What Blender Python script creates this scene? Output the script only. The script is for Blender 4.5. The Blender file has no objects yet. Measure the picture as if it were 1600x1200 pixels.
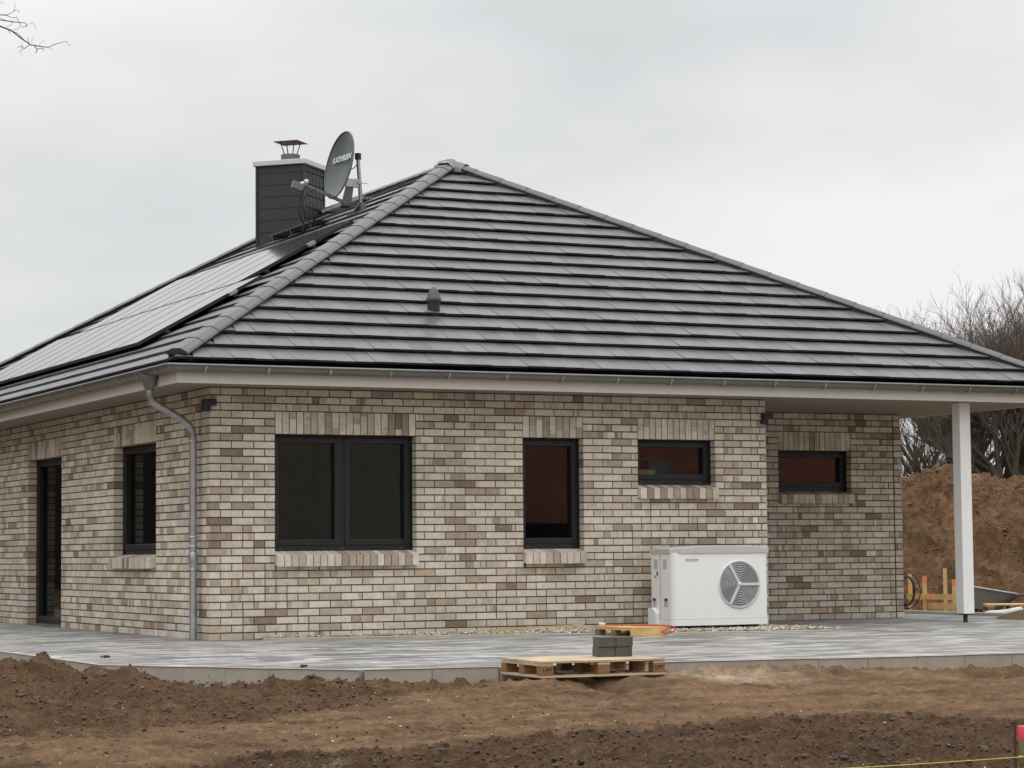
import bpy, math, random
from mathutils import Vector, Matrix, noise
R = random.Random(7)
rad = math.radians
scene = bpy.context.scene
COL = scene.collection

# ------------------------------------------------------------------ helpers
class MB:
    def __init__(self):
        self.v = []; self.f = []; self.c = []; self.hascol = False
        self.mi = []; self.cur = 0; self.sm = []
    def face(self, pts, col=None, smooth=False):
        n = len(self.v); self.v.extend([tuple(p) for p in pts])
        self.f.append(tuple(range(n, n + len(pts)))); self.c.append(col)
        self.mi.append(self.cur); self.sm.append(smooth)
        if col: self.hascol = True
    def faces(self, verts, faces, col=None, smooth=False):
        n = len(self.v); self.v.extend([tuple(p) for p in verts])
        for f in faces:
            self.f.append(tuple(i + n for i in f)); self.c.append(col)
            self.mi.append(self.cur); self.sm.append(smooth)
        if col: self.hascol = True
    def box(self, a, b, col=None, M=None):
        x0, y0, z0 = a; x1, y1, z1 = b
        vs = [(x0,y0,z0),(x1,y0,z0),(x1,y1,z0),(x0,y1,z0),(x0,y0,z1),(x1,y0,z1),(x1,y1,z1),(x0,y1,z1)]
        if M is not None: vs = [M @ Vector(p) for p in vs]
        self.faces(vs, [(0,3,2,1),(4,5,6,7),(0,1,5,4),(1,2,6,5),(2,3,7,6),(3,0,4,7)], col)
    def tube(self, pts, rs, n=8, col=None, cap=True, smooth=True):
        pts = [Vector(p) for p in pts]
        if not isinstance(rs, (list, tuple)): rs = [rs] * len(pts)
        vs = []; up = None
        for i, p in enumerate(pts):
            d = (pts[min(i+1, len(pts)-1)] - pts[max(i-1, 0)]).normalized()
            if up is None:
                up = Vector((0,0,1)) if abs(d.z) < .9 else Vector((1,0,0))
            s = d.cross(up).normalized(); up = s.cross(d).normalized()
            for k in range(n):
                a = 2*math.pi*k/n
                vs.append(p + (s*math.cos(a) + up*math.sin(a))*rs[i])
        fs = []
        for i in range(len(pts)-1):
            for k in range(n):
                k2 = (k+1) % n
                fs.append((i*n+k, (i+1)*n+k, (i+1)*n+k2, i*n+k2))
        self.faces(vs, fs, col, smooth)
        if cap:
            m = len(pts)-1
            self.face(vs[:n], col); self.face(list(reversed(vs[m*n:])), col)
    def lathe(self, c, prof, n=24, col=None, M=None, smooth=True):
        c = Vector(c); vs = []
        for r, z in prof:
            for k in range(n):
                a = 2*math.pi*k/n
                p = Vector((r*math.cos(a), r*math.sin(a), z))
                if M is not None: p = M @ p
                vs.append(c + p)
        fs = []
        for i in range(len(prof)-1):
            for k in range(n):
                k2 = (k+1) % n
                fs.append((i*n+k, i*n+k2, (i+1)*n+k2, (i+1)*n+k))
        self.faces(vs, fs, col, smooth)
    def prism(self, poly, a, b):
        """extrude polygon list of 3D points by vector b-a"""
        d = Vector(b) - Vector(a); P = [Vector(p) for p in poly]; Q = [p + d for p in P]
        n = len(P); self.face(list(reversed(P))); self.face(Q)
        for i in range(n):
            j = (i+1) % n; self.face([P[i], P[j], Q[j], Q[i]])
    def build(self, name, mats, parent=None):
        me = bpy.data.meshes.new(name); me.from_pydata(self.v, [], self.f)
        if not isinstance(mats, (list, tuple)): mats = [mats]
        for m in mats: me.materials.append(m)
        if len(mats) > 1: me.polygons.foreach_set('material_index', self.mi)
        me.polygons.foreach_set('use_smooth', self.sm)
        if self.hascol:
            at = me.color_attributes.new('Col', 'FLOAT_COLOR', 'CORNER'); arr = []
            for f, c in zip(self.f, self.c):
                c = c or (.5, .5, .5); arr.extend((c[0], c[1], c[2], 1.0) * len(f))
            at.data.foreach_set('color', arr)
        me.update()
        o = bpy.data.objects.new(name, me); COL.objects.link(o)
        if parent: o.parent = parent
        return o

def tag(o, label=None, cat=None, group=None, kind=None):
    if label: o['label'] = label
    if cat: o['category'] = cat
    if group: o['group'] = group
    if kind: o['kind'] = kind
    return o
def thing(name, label, cat, loc=(0,0,0), rz=0, group=None):
    o = bpy.data.objects.new(name, None); COL.objects.link(o)
    o.location = loc; o.rotation_euler = (0,0,rz); o.empty_display_size = .2
    return tag(o, label, cat, group)
def copy_tree(o, parent=None):
    c = o.copy(); COL.objects.link(c)
    if parent: c.parent = parent
    for ch in list(o.children): copy_tree(ch, c)
    return c
def bevel(o, w, seg=2, ang=40):
    m = o.modifiers.new('b', 'BEVEL'); m.width = w; m.segments = seg; m.limit_method = 'ANGLE'; m.angle_limit = rad(ang)
    return o
def text_obj(name, s, size, M, mat, parent=None, extrude=.001, bold=0.0, sx=1.0):
    cu = bpy.data.curves.new('tmp_text', 'FONT'); cu.body = s; cu.size = size; cu.extrude = extrude; cu.offset = bold
    t = bpy.data.objects.new('tmp_text', cu); COL.objects.link(t)
    dg = bpy.context.evaluated_depsgraph_get()
    me = bpy.data.meshes.new_from_object(t.evaluated_get(dg)); bpy.data.objects.remove(t)
    for v in me.vertices: v.co.x *= sx
    me.transform(M); me.name = name; me.materials.clear(); me.materials.append(mat)
    o = bpy.data.objects.new(name, me); COL.objects.link(o)
    if parent: o.parent = parent
    return o

# ------------------------------------------------------------------ materials
class NT:
    def __init__(self, name):
        self.m = bpy.data.materials.new(name); self.m.use_nodes = True
        self.t = self.m.node_tree; self.n = self.t.nodes; self.l = self.t.links
        self.b = self.n['Principled BSDF']
        self.tc = self.n.new('ShaderNodeTexCoord')
    def link(self, a, b): self.l.new(a, b)
    def noise(self, scale, detail=4, rough=.55, vec=None, coord='Object', sc=None, dist=0):
        n = self.n.new('ShaderNodeTexNoise'); n.inputs['Scale'].default_value = scale
        n.inputs['Detail'].default_value = detail; n.inputs['Roughness'].default_value = rough
        n.inputs['Distortion'].default_value = dist
        src = vec or self.tc.outputs[coord]
        if sc:
            mp = self.n.new('ShaderNodeMapping'); mp.inputs['Scale'].default_value = sc
            self.link(src, mp.inputs['Vector']); src = mp.outputs[0]
        self.link(src, n.inputs['Vector']); return n
    def ramp(self, fac, stops):
        r = self.n.new('ShaderNodeValToRGB'); self.link(fac, r.inputs[0])
        e = r.color_ramp.elements
        while len(e) < len(stops): e.new(.5)
        for k, (p, c) in enumerate(stops):
            e[k].position = p; e[k].color = (c[0], c[1], c[2], 1) if isinstance(c, (tuple, list)) else (c, c, c, 1)
        return r
    def mix(self, fac, a, b, mode='MIX'):
        m = self.n.new('ShaderNodeMix'); m.data_type = 'RGBA'; m.blend_type = mode
        for s, x in ((m.inputs[0], fac), (m.inputs[6], a), (m.inputs[7], b)):
            if hasattr(x, 'links') or isinstance(x, bpy.types.NodeSocket): self.link(x, s)
            elif isinstance(x, (tuple, list)): s.default_value = (x[0], x[1], x[2], 1)
            else: s.default_value = x
        return m.outputs[2]
    def bump(self, h, strength=.3, dist=.01):
        b = self.n.new('ShaderNodeBump'); b.inputs['Strength'].default_value = strength
        b.inputs['Distance'].default_value = dist; self.link(h, b.inputs['Height'])
        self.link(b.outputs[0], self.b.inputs['Normal']); return b
    def set(self, col=None, rough=None, metal=None, spec=None):
        if col is not None:
            if isinstance(col, bpy.types.NodeSocket): self.link(col, self.b.inputs['Base Color'])
            else: self.b.inputs['Base Color'].default_value = (col[0], col[1], col[2], 1)
        if rough is not None: 
            if isinstance(rough, bpy.types.NodeSocket): self.link(rough, self.b.inputs['Roughness'])
            else: self.b.inputs['Roughness'].default_value = rough
        if metal is not None: self.b.inputs['Metallic'].default_value = metal
        if spec is not None: self.b.inputs['Specular IOR Level'].default_value = spec
        return self.m
def simple(name, col, rough=.6, metal=0, var=.12, scale=6, bump=0, spec=.5, bscale=60):
    t = NT(name); n = t.noise(scale, 5, .6)
    r = t.ramp(n.outputs[0], [(.25, tuple(c*(1-var) for c in col)), (.75, tuple(min(1, c*(1+var)) for c in col))])
    t.set(r.outputs[0], rough, metal, spec)
    if bump:
        n2 = t.noise(bscale, 5, .6); t.bump(n2.outputs[0], bump, .004)
    return t.m

def brick_mat():
    t = NT('facing_brick'); a = t.n.new('ShaderNodeVertexColor'); a.layer_name = 'Col'
    n = t.noise(14, 6, .65); n2 = t.noise(90, 3, .6)
    r = t.ramp(n.outputs[0], [(.3, .80), (.7, 1.10)]); r2 = t.ramp(n2.outputs[0], [(.3, .86), (.62, 1.05)])
    c = t.mix(1.0, a.outputs[0], r.outputs[0], 'MULTIPLY'); c = t.mix(1.0, c, r2.outputs[0], 'MULTIPLY')
    # rain-washed dust low on the wall and chalky bloom patches
    n3 = t.noise(.9, 4, .6); r3 = t.ramp(n3.outputs[0], [(.35, .88), (.65, 1.08)])
    c = t.mix(1.0, c, r3.outputs[0], 'MULTIPLY')
    t.set(c, .88, spec=.25); t.bump(n2.outputs[0], .5, .004); return t.m
def mortar_mat():
    t = NT('brown_mortar'); n = t.noise(50, 5, .7)
    r = t.ramp(n.outputs[0], [(.3, (.085, .062, .040)), (.7, (.16, .12, .08))]); t.set(r.outputs[0], .95, spec=.2)
    t.bump(n.outputs[0], .5, .004); return t.m
def tile_mat():
    t = NT('concrete_roof_tile'); a = t.n.new('ShaderNodeVertexColor'); a.layer_name = 'Col'
    n = t.noise(3, 6, .65); r = t.ramp(n.outputs[0], [(.3, .88), (.7, 1.1)])
    n2 = t.noise(60, 4, .6)
    c = t.mix(1.0, a.outputs[0], r.outputs[0], 'MULTIPLY')
    rr = t.ramp(n.outputs[0], [(.3, .32), (.7, .44)])
    t.set(c, rr.outputs[0], spec=.5); t.bump(n2.outputs[0], .10, .002); return t.m
def wood_mat(name, c1, c2, sc=(2, 30, 30), rough=.75):
    t = NT(name); n = t.noise(2.2, 6, .6, sc=sc); n2 = t.noise(5, 3, .5)
    r = t.ramp(n.outputs[0], [(.3, c1), (.7, c2)]); r2 = t.ramp(n2.outputs[0], [(.3, .8), (.7, 1.1)])
    t.set(t.mix(1.0, r.outputs[0], r2.outputs[0], 'MULTIPLY'), rough, spec=.3); t.bump(n.outputs[0], .3, .003); return t.m
def soil_mat():
    t = NT('site_soil'); a = t.n.new('ShaderNodeVertexColor'); a.layer_name = 'Col'
    n = t.noise(7, 8, .7, coord='Object'); n2 = t.noise(55, 6, .7); n3 = t.noise(1.3, 5, .6)
    r = t.ramp(n.outputs[0], [(.28, .62), (.72, 1.30)]); r2 = t.ramp(n2.outputs[0], [(.3, .55), (.68, 1.35)])
    r3 = t.ramp(n3.outputs[0], [(.3, .85), (.7, 1.15)])
    c = t.mix(1.0, a.outputs[0], r.outputs[0], 'MULTIPLY'); c = t.mix(.8, c, r2.outputs[0], 'MULTIPLY')
    c = t.mix(1.0, c, r3.outputs[0], 'MULTIPLY')
    t.set(c, .95, spec=.15)
    n4 = t.noise(28, 8, .75); b = t.bump(n4.outputs[0], 1.0, .035)
    return t.m
def paving_mat():
    t = NT('wet_grey_pavers')
    mp = t.n.new('ShaderNodeMapping'); mp.inputs['Scale'].default_value = (1, 1, 1); mp.inputs['Rotation'].default_value = (0, 0, rad(0))
    t.link(t.tc.outputs['Object'], mp.inputs['Vector'])
    br = t.n.new('ShaderNodeTexBrick'); t.link(mp.outputs[0], br.inputs['Vector'])
    br.inputs['Scale'].default_value = 1; br.inputs['Brick Width'].default_value = .40; br.inputs['Row Height'].default_value = .20
    br.inputs['Mortar Size'].default_value = .007; br.inputs['Color1'].default_value = (.100, .100, .100, 1)
    br.inputs['Color2'].default_value = (.42, .415, .40, 1); br.inputs['Mortar'].default_value = (.10, .095, .085, 1)
    br.inputs['Bias'].default_value = .12
    n = t.noise(2.2, 6, .65, sc=(1, 2.2, 1)); n2 = t.noise(.45, 5, .6); n3 = t.noise(8, 5, .6, sc=(1, 2.5, 1))
    r = t.ramp(n.outputs[0], [(.32, .52), (.68, 1.28)]); r3 = t.ramp(n3.outputs[0], [(.3, .78), (.7, 1.16)])
    c = t.mix(1.0, br.outputs[0], r.outputs[0], 'MULTIPLY'); c = t.mix(1.0, c, r3.outputs[0], 'MULTIPLY')
    r2 = t.ramp(n2.outputs[0], [(.46, 0), (.66, 1)])
    c = t.mix(t.mix(1.0, r2.outputs[0], (.45,.45,.45), 'MULTIPLY'), c, (.30, .26, .21))
    rr = t.ramp(n.outputs[0], [(.3, .50), (.7, .78)])
    t.set(c, rr.outputs[0], spec=.35); t.bump(n3.outputs[0], .25, .004); return t.m
def glass_mat():
    t = NT('window_glass'); out = t.n['Material Output']
    tr = t.n.new('ShaderNodeBsdfTransparent'); tr.inputs[0].default_value = (.72, .75, .73, 1)
    gl = t.n.new('ShaderNodeBsdfGlossy'); gl.inputs['Roughness'].default_value = .01
    fr = t.n.new('ShaderNodeFresnel'); fr.inputs[0].default_value = 1.52
    mx = t.n.new('ShaderNodeMixShader'); mn = t.n.new('ShaderNodeMath'); mn.operation = 'MINIMUM'; mn.inputs[1].default_value = .12; t.link(fr.outputs[0], mn.inputs[0]); t.link(mn.outputs[0], mx.inputs[0]); t.link(tr.outputs[0], mx.inputs[1]); t.link(gl.outputs[0], mx.inputs[2])
    t.link(mx.outputs[0], out.inputs[0]); return t.m

M_brick = brick_mat(); M_mortar = mortar_mat(); M_tile = tile_mat(); M_soil = soil_mat(); M_pave = paving_mat(); M_glass = glass_mat()
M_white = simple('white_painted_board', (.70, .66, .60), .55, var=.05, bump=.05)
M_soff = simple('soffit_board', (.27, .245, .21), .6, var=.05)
M_post = simple('white_post_paint', (.85, .84, .82), .5, var=.03)
M_zinc = simple('zinc_sheet', (.20, .20, .185), .42, metal=.6, var=.16, scale=3)
M_galv = simple('galvanised_pipe', (.42, .43, .43), .36, metal=.85, var=.2, scale=7)
M_frame = simple('anthracite_frame', (.009, .010, .014), .42, var=.1)
M_black = simple('black_plastic', (.012, .012, .013), .45, var=.1)
M_dark = simple('dark_metal', (.035, .032, .034), .45, metal=.3)
M_slate = simple('dark_slate_cladding', (.034, .032, .036), .6, var=.1, scale=5, bump=.1)
M_capw = simple('pale_chimney_crown', (.62, .58, .58), .6, var=.05)
M_steel = simple('steel_flue', (.15, .135, .135), .45, metal=.6)
M_cowl = simple('brown_steel_cowl', (.085, .06, .06), .5, metal=.4)
M_kerb = simple('concrete_kerb', (.38, .34, .28), .9, var=.14, scale=5, bump=.35)
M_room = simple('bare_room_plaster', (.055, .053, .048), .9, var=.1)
M_hp = simple('white_powder_coat', (.86, .86, .85), .4, var=.015)
M_hpg = simple('light_grey_plastic', (.50, .50, .50), .5, var=.03)
M_grille = simple('grey_wire_grille', (.58, .58, .59), .45, var=.05)
M_hpg2 = simple('pale_grey_plastic', (.66, .66, .67), .45, var=.02)
M_fan = simple('grey_fan_blades', (.13, .13, .135), .5)
M_hole = simple('dark_fan_shroud', (.03, .03, .033), .5)
M_pal = wood_mat('weathered_pallet_wood', (.42, .32, .21), (.62, .50, .34))
M_palb = wood_mat('reddish_block_wood', (.20, .105, .05), (.36, .19, .09))
M_pine = wood_mat('fresh_pine', (.52, .33, .13), (.72, .50, .23))
M_orange = simple('orange_marker_paint', (.85, .22, .07), .6, var=.08)
M_block = simple('dark_concrete_block', (.095, .09, .07), .95, var=.25, scale=20, bump=.6)
M_red = simple('red_cable', (.50, .08, .045), .5)
M_tub = simple('grey_galvanised_tub', (.26, .29, .29), .45, metal=.3, var=.15)
M_bag = simple('white_plastic_sheet', (.80, .79, .78), .5)
M_bark = simple('tree_bark', (.075, .062, .045), .95, var=.35, scale=2)
M_moss = simple('mossy_twigs', (.12, .098, .06), .95, var=.35, scale=1.5)
M_twig = simple('bare_twigs', (.16, .13, .11), .95, var=.25)
M_grass = simple('grass_green', (.09, .14, .03), .8, var=.3, scale=20)
M_straw = simple('dry_straw', (.25, .20, .11), .85, var=.2, scale=20)
M_peb = NT('pale_pebbles')
_a = M_peb.n.new('ShaderNodeVertexColor'); _a.layer_name = 'Col'; M_peb.set(_a.outputs[0], .85); M_peb = M_peb.m
M_string = simple('yellow_string', (.62, .60, .10), .7)
M_paintred = simple('red_marker_paint', (.68, .045, .06), .5)
M_postw = simple('mossy_marker_wood', (.20, .16, .07), .85, var=.3, scale=25)
M_rust = simple('rusty_rod', (.07, .035, .025), .8)
M_conc = simple('pale_far_kerb', (.55, .54, .52), .85, var=.08)
M_letter = simple('grey_lettering', (.16, .16, .16), .6)
M_letterw = simple('white_lettering', (.70, .71, .71), .6)
M_stamp = simple('burnt_stamp', (.05, .022, .012), .9)
M_dish = simple('graphite_dish', (.070, .082, .086), .34, metal=.0, var=.05, spec=.6)
M_lnb = simple('light_grey_lnb', (.15, .155, .155), .5)

# ------------------------------------------------------------------ camera
F = 3725.946; yaw, pitch, roll = .451873711, .0713901691, -.00927779492
CAMP = Vector((-8.26087, -24.47353, .81223))
cy_, sy_ = math.cos(yaw), math.sin(yaw)
fw = Vector((sy_*math.cos(pitch), cy_*math.cos(pitch), math.sin(pitch)))
rt = Vector((cy_, -sy_, 0)); up = rt.cross(fw)
r2 = rt*math.cos(roll) + up*math.sin(roll); u2 = -rt*math.sin(roll) + up*math.cos(roll)
cam = bpy.data.cameras.new('camera'); cam.sensor_width = 36; cam.lens = F/1600*36; cam.clip_end = 3000; cam.clip_start = .1
co = bpy.data.objects.new('camera', cam); COL.objects.link(co)
mw = Matrix.Identity(4)
for i in range(3):
    mw[i][0] = r2[i]; mw[i][1] = u2[i]; mw[i][2] = -fw[i]; mw[i][3] = CAMP[i]
co.matrix_world = mw; scene.camera = co

# ------------------------------------------------------------------ house
H = .0826; W = 7.006; D = 2.168; W2 = 3.485; LEN = 15.9; XR = W + W2; E0 = .55
AX = XR/2
house = thing('brick_house', 'single storey pale brick house with dark grey hipped tile roof on new building plot', 'house')

PAL = [((.68, .613, .512), 52), ((.61, .535, .428), 21), ((.49, .415, .33), 12), ((.39, .315, .245), 9), ((.50, .39, .29), 3), ((.27, .21, .155), 1.5)]
def pick():
    t = R.random()*100; s = 0
    for c, w in PAL:
        s += w
        if t <= s: break
    k = R.uniform(.9, 1.1); return tuple(x*k for x in c)
def sub(rect, hole):
    u0, u1, a, b = rect; h0, h1, c, d = hole
    if h1 <= u0 or h0 >= u1 or d <= a or c >= b: return [rect]
    o = []
    if h0 > u0: o.append((u0, h0, a, b))
    if h1 < u1: o.append((h1, u1, a, b))
    m0, m1 = max(u0, h0), min(u1, h1)
    if c > a: o.append((m0, m1, a, c))
    if d < b: o.append((m0, m1, d, b))
    return [r for r in o if r[1]-r[0] > .04 and r[3]-r[2] > .018]
def brick(mb, P, rect, depth=.115, vert=False, proud=0.0):
    """P(u, n, z): n = distance inward from the face plane"""
    u0, u1, a, b = rect; n0 = R.uniform(-.0016, .0016) - proud
    col = pick(); j = R.uniform(-.0015, .0015)
    a += R.uniform(-.0008, .0008); b += R.uniform(-.0008, .0008)
    # front, in one to four colour bands as fired
    cuts = [0, 1]
    if R.random() < .5:
        cuts = [0] + sorted(R.uniform(.12, .88) for _ in range(R.choice((1, 1, 2, 3)))) + [1]
    L = (b-a) if vert else (u1-u0)
    cols = [col]
    for i in range(len(cuts)-2):
        c2 = pick(); w = R.uniform(.45, .95); cols.append(tuple(col[k]*(1-w) + c2[k]*w for k in range(3)))
    R.shuffle(cols)
    for i in range(len(cuts)-1):
        if vert:
            z0, z1 = a + cuts[i]*L, a + cuts[i+1]*L
            mb.face([P(u0, n0, z0), P(u1, n0, z0), P(u1, n0, z1), P(u0, n0, z1)], cols[i])
        else:
            x0, x1 = u0 + cuts[i]*L, u0 + cuts[i+1]*L
            mb.face([P(x0, n0, a), P(x1, n0, a), P(x1, n0, b), P(x0, n0, b)], cols[i])
    m = depth
    ec = pick() if R.random() < .4 else col
    mb.face([P(u0, n0, a), P(u0, n0, b), P(u0, m, b), P(u0, m, a)], ec)
    mb.face([P(u1, n0, a), P(u1, m, a), P(u1, m, b), P(u1, n0, b)], ec)
    mb.face([P(u0, n0, b), P(u1, n0, b), P(u1, m, b), P(u0, m, b)], col)
    mb.face([P(u0, n0, a), P(u0, m, a), P(u1, m, a), P(u1, n0, a)], col)
def brick_wall(P, L, ops, s_even, s_odd, e_even, e_odd, endcol=False, k0=-1, k1=32):
    """ops: list of (u0, u1, sill_z, head_z); lintel band of standing bricks above each"""
    bm = MB(); bm.cur = 0
    zones = [(a - .004, b + .004, c, d + 3*H) for a, b, c, d in ops]
    prev = []
    for k in range(k0, k1):
        ev = (k % 2 == 0)
        ua, ub = (s_even if ev else s_odd), L - (e_even if ev else e_odd)
        a, b = k*H + .007, (k+1)*H - .007
        u = ua; perps = []; first = True; run = 0
        if endcol: ub2 = L - .125
        else: ub2 = ub
        while u < ub2 - .03:
            ln = .24
            if not first:
                hp = .14
                if run > 6: hp = .6
                if R.random() < hp: ln = .115
                for tr in range(3):
                    e = u + ln + .005
                    if any(abs(e - q) < .035 for q in prev): ln = .115 if ln > .2 else .24
                    else: break
            elif R.random() < .35 and s_even == s_odd: ln = .115
            run = run + 1 if ln > .2 else 0
            e = min(u + ln, ub2 - (.01 if endcol else 0))
            if ub2 - e < .05: e = ub2 - (.01 if endcol else 0)
            rects = [(u, e, a, b)]
            for z in zones:
                rects = [q for r_ in rects for q in sub(r_, z)]
            for r_ in rects:
                u0_, u1_, a_, b_ = r_
                for z_ in zones:
                    if b_ > z_[2] and a_ < z_[3]:
                        if .001 < u0_ - z_[1] < .0519: u0_ = z_[1]
                        if .001 < z_[0] - u1_ < .0519: u1_ = z_[0]
                brick(bm, P, (u0_, u1_, a_, b_))
            perps.append(e + .006); u = e + .012; first = False
        if endcol: brick(bm, P, (L - .115, L, a, b))
        prev = perps
    for (a, b, c, d) in ops:                      # standing lintel bricks
        n = round((b - a)/.0833); w = (b - a)/n
        for i in range(n):
            brick(bm, P, (a + i*w + .005, a + (i+1)*w - .005, d + .004, d + 3*H - .0055), vert=True)
    # mortar body with reveals
    bm.cur = 1; g = .009
    us = sorted({.006, L - .006, *[x for o in ops for x in (o[0]-g, o[1]+g)]})
    zs = sorted({k0*H, k1*H, *[x for o in ops for x in (o[2]-g, o[3]+g)]})
    def hole(u, z): return any(o[0]-g < u < o[1]+g and o[2]-g < z < o[3]+g for o in ops)
    for i in range(len(us)-1):
        for j in range(len(zs)-1):
            u0, u1, z0, z1 = us[i], us[i+1], zs[j], zs[j+1]
            if hole((u0+u1)/2, (z0+z1)/2): continue
            bm.face([P(u0, g, z0), P(u1, g, z0), P(u1, g, z1), P(u0, g, z1)], (.2, .2, .2))
            bm.face([P(u0, .13, z0), P(u0, .13, z1), P(u1, .13, z1), P(u1, .13, z0)], (.2, .2, .2))
    for o in ops:
        a, b, c, d = o[0]-g, o[1]+g, o[2]-g, o[3]+g
        for q in ([P(a, g, c), P(a, g, d), P(a, .13, d), P(a, .13, c)], [P(b, g, c), P(b, .13, c), P(b, .13, d), P(b, g, d)],
                  [P(a, g, d), P(b, g, d), P(b, .13, d), P(a, .13, d)], [P(a, g, c), P(a, .13, c), P(b, .13, c), P(b, g, c)]):
            bm.face(q, (.2, .2, .2))
    return bm
PF = lambda u, n, z: Vector((u, n, z))                 # front wall, faces -y
PL = lambda u, n, z: Vector((n, u, z))                 # left wall, faces -x
PS = lambda u, n, z: Vector((W - n, u, z))             # porch side wall, faces +x
PR = lambda u, n, z: Vector((W + u, D + n, z))         # recessed porch wall
PE = lambda u, n, z: Vector((XR - n, D + u, z))        # right wall, faces +x
HD = 26*H
W_ops = [(.742, 2.413, .705, HD), (3.748, 4.524, .705, HD), (5.248, 6.295, 1.45, HD)]
L_ops = [(1.92, 3.613, .69, HD), (5.984, 7.682, -.07, HD)]
R_ops = [(8.548 - W, 9.682 - W, 1.447, HD)]
MW = [M_brick, M_mortar]
tag(brick_wall(PF, W, W_ops, 0, .125, .125, 0).build('wall', MW, house), 'pale brick front wall with three windows')
tag(brick_wall(PL, LEN, L_ops, .125, 0, 0, .125).build('wall', MW, house), 'pale brick side wall with window and glazed door')
tag(brick_wall(PS, D, [], 0, .125, 0, 0).build('wall', MW, house), 'short brick side wall of the porch')
tag(brick_wall(PR, W2, R_ops, 0, 0, 0, 0, endcol=True).build('wall', MW, house), 'shaded brick porch wall set back under the roof')
mb = brick_wall(PE, LEN - D, [], .12, .12, 0, 0); tag(mb.build('wall', MW, house), 'far side brick wall')
mb = MB(); mb.box((0, LEN, -.08), (XR, LEN + .115, 32*H)); tag(mb.build('wall', M_mortar, house), 'rear wall')
# bare rooms behind the windows
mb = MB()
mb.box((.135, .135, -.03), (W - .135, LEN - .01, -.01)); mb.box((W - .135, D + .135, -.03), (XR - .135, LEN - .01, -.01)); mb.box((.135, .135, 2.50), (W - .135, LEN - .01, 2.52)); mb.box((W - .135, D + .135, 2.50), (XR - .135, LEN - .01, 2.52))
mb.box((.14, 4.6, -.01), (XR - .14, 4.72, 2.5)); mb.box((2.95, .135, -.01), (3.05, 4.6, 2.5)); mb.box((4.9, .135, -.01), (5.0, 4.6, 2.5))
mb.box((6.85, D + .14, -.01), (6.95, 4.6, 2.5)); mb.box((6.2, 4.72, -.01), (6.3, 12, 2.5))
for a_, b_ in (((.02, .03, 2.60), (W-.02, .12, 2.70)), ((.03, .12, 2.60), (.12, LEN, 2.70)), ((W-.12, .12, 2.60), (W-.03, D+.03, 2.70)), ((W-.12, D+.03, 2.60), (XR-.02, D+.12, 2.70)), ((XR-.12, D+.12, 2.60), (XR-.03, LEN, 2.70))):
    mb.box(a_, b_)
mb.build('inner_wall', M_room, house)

# windows ---------------------------------------------------------------
def sill(P, a, b, z1, parent, z0):
    bm = MB(); n = round((b - a)/.0833); w = (b - a + .02)/n
    for i in range(n):
        u0, u1 = a - .004 + i*w, a - .004 + (i+1)*w - .009
        c = pick(); fr = -.068 + R.uniform(-.002, .002)
        zt0, zt1 = z1 + .004, z1 - .040      # slopes down outwards
        A = [P(u0, .13, z0+.03), P(u1, .13, z0+.03), P(u1, fr, z0), P(u0, fr, z0)]
        B = [P(u0, .13, zt0), P(u1, .13, zt0), P(u1, fr, zt1), P(u0, fr, zt1)]
        bm.faces(A + B, [(0,1,2,3), (4,7,6,5), (3,2,6,7), (0,3,7,4), (1,5,6,2)], c)
    bm.cur = 1
    u0, u1, fr = a + .003, b + .008, -.056
    A = [P(u0, .13, z0+.03), P(u1, .13, z0+.03), P(u1, fr, z0+.007), P(u0, fr, z0+.007)]
    B = [P(u0, .13, z1-.004), P(u1, .13, z1-.004), P(u1, fr, z1-.052), P(u0, fr, z1-.052)]
    bm.faces(A + B, [(0,1,2,3), (4,7,6,5), (3,2,6,7), (0,3,7,4), (1,5,6,2)], (.2,.2,.2))
    bm.build('sill', MW, parent)
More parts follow.
